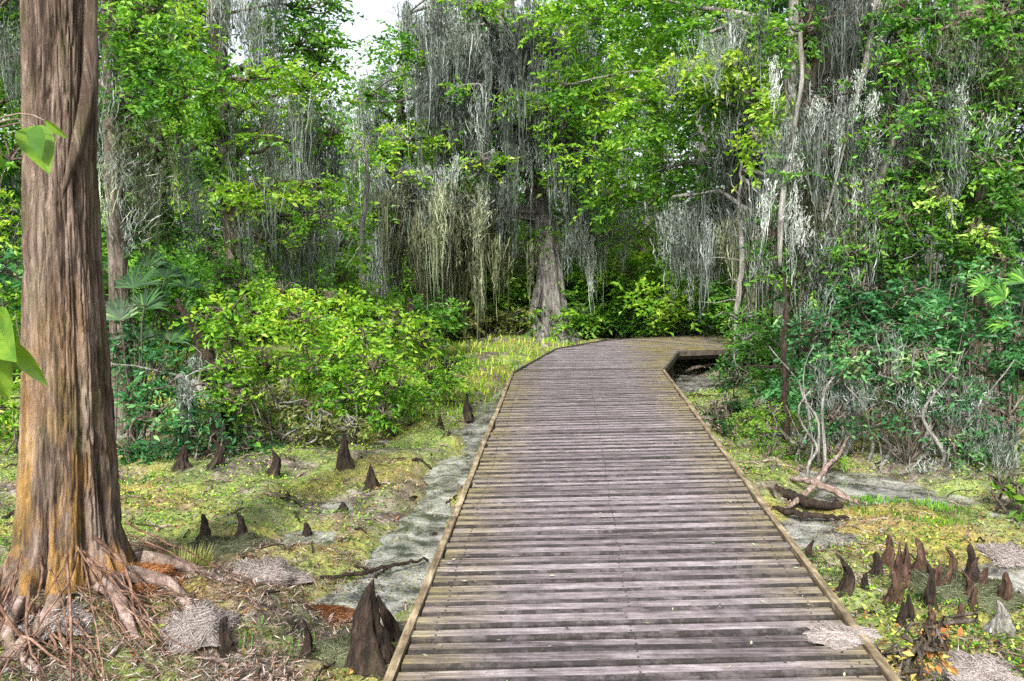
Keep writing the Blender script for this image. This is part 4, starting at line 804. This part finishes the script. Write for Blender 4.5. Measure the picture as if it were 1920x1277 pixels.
# ------------------------------------------------------------------ cypress knees
def knee(px, py, hpx, wpx, label, lean=0.0, group=None, mat='knee', seed=0):
    b = G(px, py); b[2] = float(gh(b[0], b[1])) - .03; D = b[1]; kk_ = 1.0 if hpx > 100 else 1.18; h = hpx * D / FPX * .96 * kk_ + .03; r = wpx * D / FPX / 2 * (.80 if hpx > 100 else 1.0)
    rg = np.random.default_rng(seed + 40); n = 28; nz_ = 26
    th = np.arange(n) * 2 * math.pi / n; s = np.linspace(0, 1, nz_)
    n = 36; nz_ = 34; th = np.arange(n) * 2 * math.pi / n; s = np.linspace(0, 1, nz_)
    prof = r * (1.0 * (1 - s) ** 1.25 + .30 * (1 - s ** 5) ** .8 + .35 * np.exp(-s / .08)); prof = np.maximum(prof, min(r * .5, .022) * np.sqrt(np.clip(1 - s ** 6, 0, 1))); prof[-1] = r * .04
    k1 = rg.integers(3, 6); ph = rg.random() * 6
    Rr = prof[:, None] * (1 + .17 * np.cos(k1 * th[None] + ph + s[:, None] * 1.5) + .10 * np.cos(9 * th[None] + ph * 2) * (1 - s[:, None]) + .24 * noise(np.stack(np.broadcast_arrays(np.cos(th)[None] * 2.5, np.sin(th)[None] * 2.5, s[:, None] * 7), -1), seed))
    bend = rg.normal(size=2) * .12 * h
    cxx = lean * s ** 1.3 * h + bend[0] * np.sin(s * 3); cyy = bend[1] * np.sin(s * 2.5)
    V = np.stack([b[0] + cxx[:, None] + Rr * np.cos(th), b[1] + cyy[:, None] + Rr * np.sin(th), np.broadcast_to((b[2] + h * s)[:, None], Rr.shape)], -1)
    V[..., :2] += (.012 * noise(V * 22, seed + 3) + .006 * noise(V * 50, seed + 4))[..., None] * (V[..., :2] - b[:2]) / (np.linalg.norm(V[..., :2] - b[:2], axis=-1, keepdims=True) + .01)
    m_ = MB(); i = np.arange(nz_ - 1)[:, None] * n; j = np.arange(n)[None]; k = (j + 1) % n; m_.add(V, np.stack([i + j, i + k, i + n + k, i + n + j], -1))
    return tag(m_.build('cypress_knee', M[mat], None, tuple(b), True), label, 'cypress knee', group)
KN = [(700, 1262, 165, 78, 'largest dark cypress knee, a tall cone at the boardwalk edge near the bottom', 0.02), (742, 1215, 80, 30, 'leaning knee close against the right side of the largest cone', -.35),
      (570, 1248, 66, 22, 'thin spike knee near the bottom, left of the largest cone', 0), (432, 1245, 62, 30, 'dark pointed knee against the pale mound near the bottom left', -.05),
      (573, 998, 38, 24, 'small lone knee on the open ochre patch', 0), (695, 925, 48, 26, 'sharp dark knee at the edge of the pale creek', 0), (647, 885, 62, 28, 'blunt tall knee before the low green shrub', 0),
      (667, 815, 34, 14, 'thin knee directly behind the blunt tall one', 0), (875, 787, 40, 18, 'pointed knee on the far creek bank beside the boardwalk', 0), (825, 808, 26, 16, 'short knee left of the far creek-bank knee', 0),
      (728, 815, 30, 30, 'stubby brown knee half inside the low shrub', 0), (640, 958, 20, 30, 'low rounded knee with a black top on the creek shore', .1), (815, 995, 22, 26, 'low knee in the channel touching the boardwalk shadow', 0),
      (380, 1035, 48, 24, 'left one of two knees rising from the dark hummock', .05), (443, 1035, 46, 22, 'right one of two knees rising from the dark hummock', 0), (340, 895, 42, 26, 'knee in front of the dark bush, nearest the cypress trunk', .1),
      (400, 895, 44, 22, 'upright knee in front of the dark bush, second from the cypress', 0), (507, 900, 44, 24, 'faint greenish knee under the olive scrub', 0),
      (1525, 1050, 34, 16, 'small black knee close to the right edge of the boardwalk', 0), (1575, 1125, 70, 26, 'tall black slanting knee beside the right edge of the boardwalk', -.15), (1665, 1135, 62, 28, 'reddish knee left of the broken stump', 0),
      (1690, 1178, 40, 18, 'short thin knee in front of the broken stump', 0), (1745, 1150, 70, 22, 'narrow knee right of the broken stump', 0), (1785, 1120, 60, 22, 'brown knee in the ragged row on the right', .05), (1835, 1110, 56, 24, 'last knee of the ragged row, near the right edge', 0),
      (1860, 1185, 60, 44, 'pale grey knee near the right picture edge', 0)]
RG = [(1640, 1085, 44, 24), (1662, 1070, 60, 26), (1712, 1085, 70, 28), (1735, 1105, 52, 22), (1758, 1128, 66, 24), (1800, 1135, 58, 20), (1815, 1100, 70, 26), (1850, 1120, 50, 22), (1768, 1080, 46, 20), (1700, 1165, 44, 24), (1735, 1185, 50, 22), (1880, 1135, 60, 26), (1625, 1120, 30, 18), (1790, 1170, 46, 22), (1830, 1160, 40, 20)]
for a, (px, py, h, w_) in enumerate(RG): knee(px, py, h, w_, 'reddish brown knee in the crowded cluster on the right bank', .05 * math.sin(a * 2.0), 'crowded knees on the right bank', 'redknee' if a % 3 else 'knee', 60 + a)
for a, (px, py, h, w_, lb, ln) in enumerate(KN): knee(px, py, h, w_, lb, ln, seed=a, mat='pale' if 'pale grey' in lb else ('redknee' if 'reddish' in lb or 'brown' in lb else 'knee'))
def stump(name, label, cat, px, py, wpx, hpx, mat, seed, ragged=.5, z0=None):
    b = G(px, py, z0 or 0.0); b[2] = (float(gh(b[0], b[1])) if z0 is None else z0) - .03; D = b[1]; h = hpx * D / FPX; r = wpx * D / FPX / 2
    rg = np.random.default_rng(seed); n = 40; nz_ = 20; th = np.arange(n) * 2 * math.pi / n; s = np.linspace(0, 1, nz_)
    top = 1 + ragged * noise(np.stack([np.cos(th) * 2.2, np.sin(th) * 2.2, np.zeros(n)], -1), seed)
    Z = s[:, None] * h * top[None]
    Rr = r * (1 - .45 * s[:, None] ** 1.5 + .25 * np.exp(-s[:, None] / .12)) * (1 + .2 * noise(np.stack(np.broadcast_arrays(np.cos(th)[None] * 3, np.sin(th)[None] * 3, s[:, None] * 4), -1), seed + 1))
    V = np.stack([Rr * np.cos(th), Rr * np.sin(th), Z], -1)
    V2 = V[::-1] * np.array([.72, .72, 1.0]); V = np.concatenate([V, V2]); V[..., 2] = np.where(np.arange(2 * nz_)[:, None] > nz_ + 8, V[nz_ + 8:nz_ + 9, :, 2], V[..., 2])
    m_ = MB(); i = np.arange(2 * nz_ - 1)[:, None] * n; j = np.arange(n)[None]; k = (j + 1) % n; m_.add(V.reshape(-1, 3) + b, np.stack([i + j, i + k, i + n + k, i + n + j], -1))
    c = len(V.reshape(-1, 3))
    return tag(m_.build(name, M[mat], None, tuple(b), True), label, cat)
stump('broken_stump', 'ragged reddish brown broken stump among the knees on the right', 'stump', 1688, 1105, 36, 74, 'redknee', 3, .45)
def mound(name, label, cat, px, py, rx, ry, mat, seed, n=420, ln=.22, wd=.0036, brown=False, z0=0.0, t=.55):
    """a heap of fallen moss: a lumpy core with short strands lying over it"""
    b = G(px, py, z0); b[2] = (float(gh(b[0], b[1])) if not z0 else z0) - .01; D = b[1]; R_ = rx * D / FPX; H = ry * D / FPX
    rg = np.random.default_rng(seed); m_ = MB(); nt_, np_ = 16, 32
    ph = np.linspace(0, math.pi / 2, nt_); th = np.arange(np_) * 2 * math.pi / np_
    base = np.stack([np.sin(ph)[:, None] * np.cos(th), np.sin(ph)[:, None] * np.sin(th), np.cos(ph)[:, None] * np.ones(np_)], -1)[::-1]
    f = 1 + .42 * noise(base * 2.3 + seed, seed) + .12 * noise(base * 6 + seed, seed + 1); core = base * f[..., None] * np.array([R_ * .9, R_ * .8, H * .9]) + b
    i = np.arange(nt_ - 1)[:, None] * np_; j = np.arange(np_)[None]; k = (j + 1) % np_; m_.add(core.reshape(-1, 3), np.stack([i + j, i + k, i + np_ + k, i + np_ + j], -1), t * .5)
    n = n * 8
    u = unit(rg.normal(size=(n, 3))); u[:, 2] = np.abs(u[:, 2]); sc = np.array([R_, R_ * .85, H])
    seg = 5; P = []; cur = u.copy(); d = unit(rg.normal(size=(n, 3)) * .55 + np.array([0, 0, -.9]) + u * .3)
    for s_ in range(seg + 1):
        p = cur * (1 + .42 * noise(cur * 2.3 + seed, seed)[:, None] + .12 * noise(cur * 6 + seed, seed + 1)[:, None]) * (sc * 1.0) + b; p += (unit(p - b) * (.009 * s_ * rg.random((n, 1)) ** 3)); P.append(p)
        d = unit(d + rg.normal(size=(n, 3)) * .30); step = ln / seg / R_
        cur = unit(cur + d * step); cur[:, 2] = np.maximum(cur[:, 2], .02)
    P = np.array(P).transpose(1, 0, 2); tan = unit(np.gradient(P, axis=1)); nn = unit(P - b); sd_ = unit(np.cross(tan, nn) + rg.normal(size=P.shape) * .3); ww = (wd * (.5 + rg.random((n, 1, 1)))) * np.array([.4, 1, 1, .9, .7, .2])[None, :, None]
    V = np.stack([P - sd_ * ww * .5, P + sd_ * ww * .5], 2).reshape(n, -1, 3) + np.array([0, 0, .004]); bs = np.arange(n)[:, None, None] * ((seg + 1) * 2); q = np.arange(seg)[None, :, None] * 2
    m_.add(V.reshape(-1, 3), (bs + q + np.array([0, 1, 3, 2])[None, None]).reshape(-1, 4), np.repeat(np.clip(t + rg.normal(size=n) * .12, 0, 1), seg))
    return tag(m_.build(name, M[mat], None, tuple(b)), label, cat)
mound('moss_heap', 'rounded grey moss heap on the dark hummock, right of the grass tuft', 'moss heap', 490, 1105, 66, 34, 'heap', 1, 700, t=.55)
mound('moss_heap', 'pale pinkish mound of fallen moss between cypress base and pointed knee', 'moss heap', 375, 1232, 66, 52, 'heap', 2, 800, t=.55)
mound('moss_heap', 'whitish moss heap against the left foot of the big cypress', 'moss heap', 105, 1256, 60, 26, 'heap', 3, 700, t=.75)
mound('hummock', 'tangled brown hummock carrying the two knees', 'hummock', 425, 1052, 75, 22, 'mossbrown', 4, 500, t=.3)
mound('moss_heap', 'grey moss tuft lying over the right edge of the boardwalk', 'moss heap', 1575, 1188, 48, 8, 'heap', 5, 300, z0=DZ + .010, t=.7)
mound('moss_heap', 'grey moss heap at the bottom right corner', 'moss heap', 1850, 1284, 80, 28, 'heap', 6, 600, t=.65)
mound('moss_heap', 'straggling grey moss beside the narrow knees on the far right', 'moss heap', 1885, 1040, 56, 34, 'heap', 7, 600, t=.6)
mound('hummock', 'brown rooty hummock behind the broken stump', 'hummock', 1790, 1120, 100, 40, 'mossbrown', 8, 700, t=.4)
mound('hummock', 'low brown hummock around the largest knee', 'hummock', 640, 1235, 60, 26, 'mossbrown', 9, 500, t=.4)
mound('needle_heap', 'orange heap of fallen needles by the cypress roots', 'needle heap', 275, 1185, 60, 26, 'rust', 10, 700, ln=.16, wd=.003, t=.5)
mound('needle_heap', 'orange-brown heap of needles in front of the dark branch in the channel', 'needle heap', 600, 1150, 62, 9, 'rust', 11, 400, ln=.16, wd=.003, t=.3)

# ------------------------------------------------------------------ sapling at the left edge, close to the camera
sr = empty('sapling', tuple(W(-90, 1250, 2.5) * np.array([1, 1, 0])), 'large bright green leaves reaching in at the left edge before the cypress', 'plant')
so = np.array(sr.location); st = MB(); lf = MB(); rg = np.random.default_rng(4)
spine = [so, W(-100, 900, 2.5), W(-85, 640, 2.5), W(-70, 400, 2.5), W(-40, 240, 2.5), W(0, 120, 2.6)]
tube(st, spine, np.linspace(.012, .004, 6), 6)
def big_leaf(tip0, tip1, wd, t, roll):
    a, b = np.array(tip0), np.array(tip1); d = b - a; L = np.linalg.norm(d); d /= L; s = unit(np.cross(d, np.array([math.sin(roll) * .6, -1, math.cos(roll) * .5]))); nn = np.cross(s, d); V = []; n = 9
    for q in np.linspace(0, 1, n):
        c = a + d * L * q - np.array([0, 0, 1]) * .10 * L * q * q; w_ = wd * L * (math.sin(math.pi * q ** .75) ** .9 if 0 < q < 1 else .02)
        V += [c - s * w_ * .5 + nn * w_ * .22, c, c + s * w_ * .5 + nn * w_ * .22]
    Q = []
    for m_ in range(n - 1): Q += [[3 * m_, 3 * m_ + 1, 3 * m_ + 4, 3 * m_ + 3], [3 * m_ + 1, 3 * m_ + 2, 3 * m_ + 5, 3 * m_ + 4]]
    lf.add(V, Q, t)
for (x0, y0, x1, y1, wd, t) in [(54, 238, 92, 312, .44, .6), (84, 226, 128, 256, .38, .7), (66, 236, 78, 290, .45, .3), (20, 640, 92, 716, .34, .75), (-20, 600, 30, 660, .5, .6), (-30, 640, 15, 740, .5, .65), (-40, 250, 10, 310, .5, .5), (-50, 180, 0, 220, .5, .45), (-60, 700, -5, 760, .5, .6), (-60, 480, -5, 530, .5, .5), (-70, 340, -10, 390, .5, .5),
                                (-90, 560, -40, 620, .5, .6), (-30, 590, 34, 622, .40, .7), (-10, 655, 50, 690, .4, .6), (-120, 420, -160, 500, .5, .6), (-130, 620, -190, 700, .5, .6), (-110, 250, -170, 320, .5, .5)]:
    a, b = W(x0, y0, 2.35 + rg.random() * .2), W(x1, y1, 2.3 + rg.random() * .2); big_leaf(a, b, wd, t, rg.normal())
    sp_ = np.array(spine); zz_ = np.linspace(0, 5, 60); SP = np.stack([np.interp(zz_, range(6), sp_[:, q]) for q in range(3)], -1); near = SP[np.argmin(np.linalg.norm(SP - a - np.array([0, 0, -.05]), axis=1))]
    tube(st, curve(near, a, .02, .004, 6, rg), np.linspace(.004, .0015, 6), 5, cap=False)
st.build('stem', M['root'], sr, so, True); lf.build('foliage', M['fresh'], sr, so)

# ------------------------------------------------------------------ ground cover
def twigs_stuff(name, label, mat, n, seed, rad, ln, region, keep):
    rg = np.random.default_rng(seed); y = region[2] + (region[3] - region[2]) * rg.random(n) ** 1.7; x = region[0] + (region[1] - region[0]) * rg.random(n); k_ = ~on_deck(x, y, .1) & keep(x, y); x, y = x[k_], y[k_]; m_ = MB()
    for a, b in zip(x, y):
        L = ln * (.3 + rg.random() ** 2 * 1.2); an = rg.random() * 6.28; q = np.array([a + L * math.cos(an), b + L * math.sin(an)])
        if on_deck(q[0], q[1], .05): continue
        xx = np.linspace(a, q[0], 7); yy = np.linspace(b, q[1], 7); zz2 = gh(xx, yy); zz2 = np.maximum(zz2, np.interp(range(7), [0, 6], [zz2[0], zz2[-1]])) + rad + .02 * rg.random() * np.sin(np.linspace(0, 3.1, 7))
        P = np.stack([xx, yy, zz2], -1); P[1:-1] += rg.normal(size=(5, 3)) * .008; r0 = rad * (.4 + rg.random() ** 2 * 1.5)
        tube(m_, P, np.linspace(r0, r0 * .4, 7), 5)
    return tag(m_.build(name, M[mat], smooth=True), label, name.replace('_', ' '), kind='stuff')
twigs_stuff('fallen_twigs', 'grey and pinkish dead twigs strewn over the mud', 'root', 1400, 61, .006, .22, (-4.5, 5.5, 2.6, 12), lambda x, y: gh(x, y) > -.04)
twigs_stuff('dark_twigs', 'blackish rotten sticks strewn over the mud', 'knee', 700, 62, .009, .25, (-4.5, 5.5, 2.6, 12), lambda x, y: gh(x, y) > -.04)
def scatter(n, seed, x0, x1, y0, y1, keep, power=1.6):
    rg = np.random.default_rng(seed); y = y0 + (y1 - y0) * rg.random(n) ** power; x = x0 + (x1 - x0) * rg.random(n)
    x = x * (.35 + y / y1 * .75); k_ = ~on_deck(x, y, .05) & keep(x, y); return x[k_], y[k_], rg
def flat_bits(name, label, mat, n, seed, keep, size, wid=.5, lift=.006, tilt=.35, t=.5, tv=.6, floatz=None, region=(-9, 9, 2.4, 17), deck=False, z=None):
    if deck:
        rg = np.random.default_rng(seed); y = 2.4 + 8 * rg.random(n) ** 1.3; u = rg.random(n); u = np.where(rg.random(n) < .6, .5 + np.sign(u - .5) * np.abs(u - .5) ** .45 * .69, u); x = left_edge(y) + (right_edge(y) - left_edge(y)) * np.clip(u, .01, .99); h = np.full(len(x), DZ + .008)
    else:
        x, y, rg = scatter(n, seed, *region, keep); h = gh(x, y)
        if floatz is not None: h = np.maximum(h, floatz)
    N = len(x); p = np.stack([x, y, h + lift * (.5 + rg.random(N))], -1); an = rg.random(N) * 2 * math.pi
    d = np.stack([np.cos(an), np.sin(an), rg.normal(size=N) * tilt], -1); d = unit(d); nm = np.stack([rg.normal(size=N) * tilt, rg.normal(size=N) * tilt, np.ones(N)], -1); ww = unit(np.cross(d, nm)); sz = size * (.5 + rg.random((N, 1)))
    V = np.stack([p, p + d * sz * .5 + ww * sz * wid * .5, p + d * sz, p + d * sz * .5 - ww * sz * wid * .5], 1); m_ = MB(); m_.add(V.reshape(-1, 3), np.arange(4 * N).reshape(-1, 4), np.clip(t + (rg.random(N) - .5) * tv * 2, 0, 1))
    return tag(m_.build(name, M[mat]), label, name.replace('_', ' '), kind='stuff')
cd = lambda x, y: polydist(x, y, creek)
nzf = lambda x, y, s, k: noise(xy3(x * k, y * k), s)
flat_bits('leaf_litter', 'brown and tan fallen leaves and bits scattered over the mud', 'rust', 80000, 1, lambda x, y: (nzf(x, y, 31, 1.2) > -.25) & (gh(x, y) > -.03), .022, t=.30)
flat_bits('bark_litter', 'grey-brown twigs and shreds of bark lying on the mud', 'mossbrown', 80000, 2, lambda x, y: (gh(x, y) > -.035), .045, .14, tilt=.25, t=.35)
flat_bits('pale_litter', 'bleached shreds of moss and dry leaves on the mud', 'moss', 30000, 12, lambda x, y: (nzf(x, y, 36, 1.5) > -.1), .034, .2, tilt=.3, t=.40)
flat_bits('duckweed', 'pale green specks of duckweed on the creek and wet mud', 'olive', 90000, 3, lambda x, y: (gh(x, y) < .045) & (nzf(x, y, 32, 2.0) > -.45), .015, .8, .004, .12, t=.78, floatz=-.03)
flat_bits('creeping_plants', 'low green creeping leaves covering the damp ground', 'bright', 120000, 4, lambda x, y: (nzf(x, y, 33, .8) > -.1) & (gh(x, y) > -.02) & (cd(x, y) > .35) & ~((x < 0) & (y < 4.7) & (nzf(x, y, 40, 2.5) > -.3)), .022, .6, .02, .6, t=.47)
flat_bits('ochre_plants', 'yellow-orange low growth in patches on the marsh floor', 'yellow', 60000, 5, lambda x, y: (nzf(x, y, 34, .7) > .05) & (gh(x, y) > -.02) & (cd(x, y) > .3), .020, .5, .02, .6, t=.66)
flat_bits('root_litter', 'pinkish brown shreds of bark and needles heaped around the cypress foot', 'redneedle', 46000, 13, lambda x, y: (y < 5.3) & (nzf(x, y, 41, 1.6) > -.35), .050, .09, .02, .35, t=.45, region=(-2.6, 1.2, 2.5, 5.4))
flat_bits('bank_litter', 'brown needles and shreds around the knees on the right bank', 'redneedle', 30000, 14, lambda x, y: (y < 6.2) & (nzf(x, y, 42, 1.6) > -.1), .045, .09, .02, .35, t=.4, region=(1.2, 5, 2.5, 6.4))
flat_bits('deck_litter', 'pale scraps of leaf and moss strewn on the planks', 'mossbrown', 420, 6, None, .022, .35, .002, .12, t=.7, deck=True)
def grass(name, label, mat, n, seed, keep, h, wd=.005, region=(-9, 9, 2.6, 18), t=.5):
    x, y, rg = scatter(n, seed, *region, keep); N = len(x); z = gh(x, y); H = h * (.4 + rg.random(N)); an = rg.random(N) * 2 * math.pi; ln = np.stack([np.cos(an), np.sin(an)], -1) * (.15 + .6 * rg.random((N, 1))) * H[:, None]
    b = np.stack([x, y, z - .01], -1); sd_ = np.stack([-np.sin(an), np.cos(an), np.zeros(N)], -1) * wd * (y / 5)[:, None].clip(.7, 2.5); m1 = b + np.concatenate([ln * .35, (H * .6)[:, None]], 1); tp = b + np.concatenate([ln, H[:, None]], 1)
    V = np.stack([b - sd_, b + sd_, m1 + sd_ * .8, m1 - sd_ * .8, tp + sd_ * .1, tp - sd_ * .1], 1); q = np.arange(N)[:, None, None] * 6 + np.array([[0, 1, 2, 3], [3, 2, 4, 5]])[None]
    m_ = MB(); m_.add(V.reshape(-1, 3), q.reshape(-1, 4), np.repeat(np.clip(t + rg.normal(size=N) * .2, 0, 1), 2)); return tag(m_.build(name, M[mat]), label, name.replace('_', ' '), kind='stuff')
gl = lambda px, py, rx: (lambda x, y, c=G(px, py): np.hypot(x - c[0], y - c[1]) < rx * c[1] / FPX)
grass('grass', 'short green marsh grass in patches on both banks', 'bright', 50000, 7, lambda x, y: (nzf(x, y, 35, .9) > .12) & (gh(x, y) > -.02) & (cd(x, y) > .35) & (nzf(x, y, 44, 3) > 0), .06, t=.38)
grass('meadow_grass', 'straw-coloured grass on the far marsh left of the bend', 'yellow', 40000, 8, lambda x, y: (y > 9.5) & (x < .1 + (y - 10) * .3) & (nzf(x, y, 37, .8) > -.3), .10, t=.75)
def tuft(label, px, py, r, n, h, mat, seed, t=.6):
    c = G(px, py); c[2] = float(gh(c[0], c[1])); rg = np.random.default_rng(seed); m_ = MB()
    an = rg.random(n) * 2 * math.pi; rr = r * np.sqrt(rg.random(n)); b = np.stack([c[0] + rr * np.cos(an), c[1] + rr * np.sin(an), np.full(n, c[2] - .02)], -1); H = h * (.5 + .6 * rg.random(n)); ln = np.stack([np.cos(an), np.sin(an), np.zeros(n)], -1) * (H * .45 * rg.random(n))[:, None]
    sd_ = np.stack([-np.sin(an), np.cos(an), np.zeros(n)], -1) * .004; V = np.stack([b - sd_, b + sd_, b + ln * .35 + sd_ * .8 + (H * .6)[:, None] * [0, 0, 1], b + ln * .35 - sd_ * .8 + (H * .6)[:, None] * [0, 0, 1], b + ln + H[:, None] * [0, 0, 1], b + ln + H[:, None] * [0, 0, 1] + sd_ * .1], 1)
    m_.add(V.reshape(-1, 3), (np.arange(n)[:, None, None] * 6 + np.array([[0, 1, 2, 3], [3, 2, 4, 5]])[None]).reshape(-1, 4), np.repeat(np.clip(t + rg.normal(size=n) * .15, 0, 1), 2)); return tag(m_.build('grass_tuft', M[mat], None, tuple(c)), label, 'grass tuft')
tuft('yellow-green grass tuft at the right foot of the big cypress', 345, 1120, .16, 380, .16, 'olive', 1, .75)
tuft('light green grass tuft beside the driftwood on the right bank', 1650, 960, .25, 300, .06, 'bright', 2, .45)
tuft('vivid yellow-green grass strip before the thicket on the right', 1745, 985, .30, 600, .04, 'yellow', 3, .35)
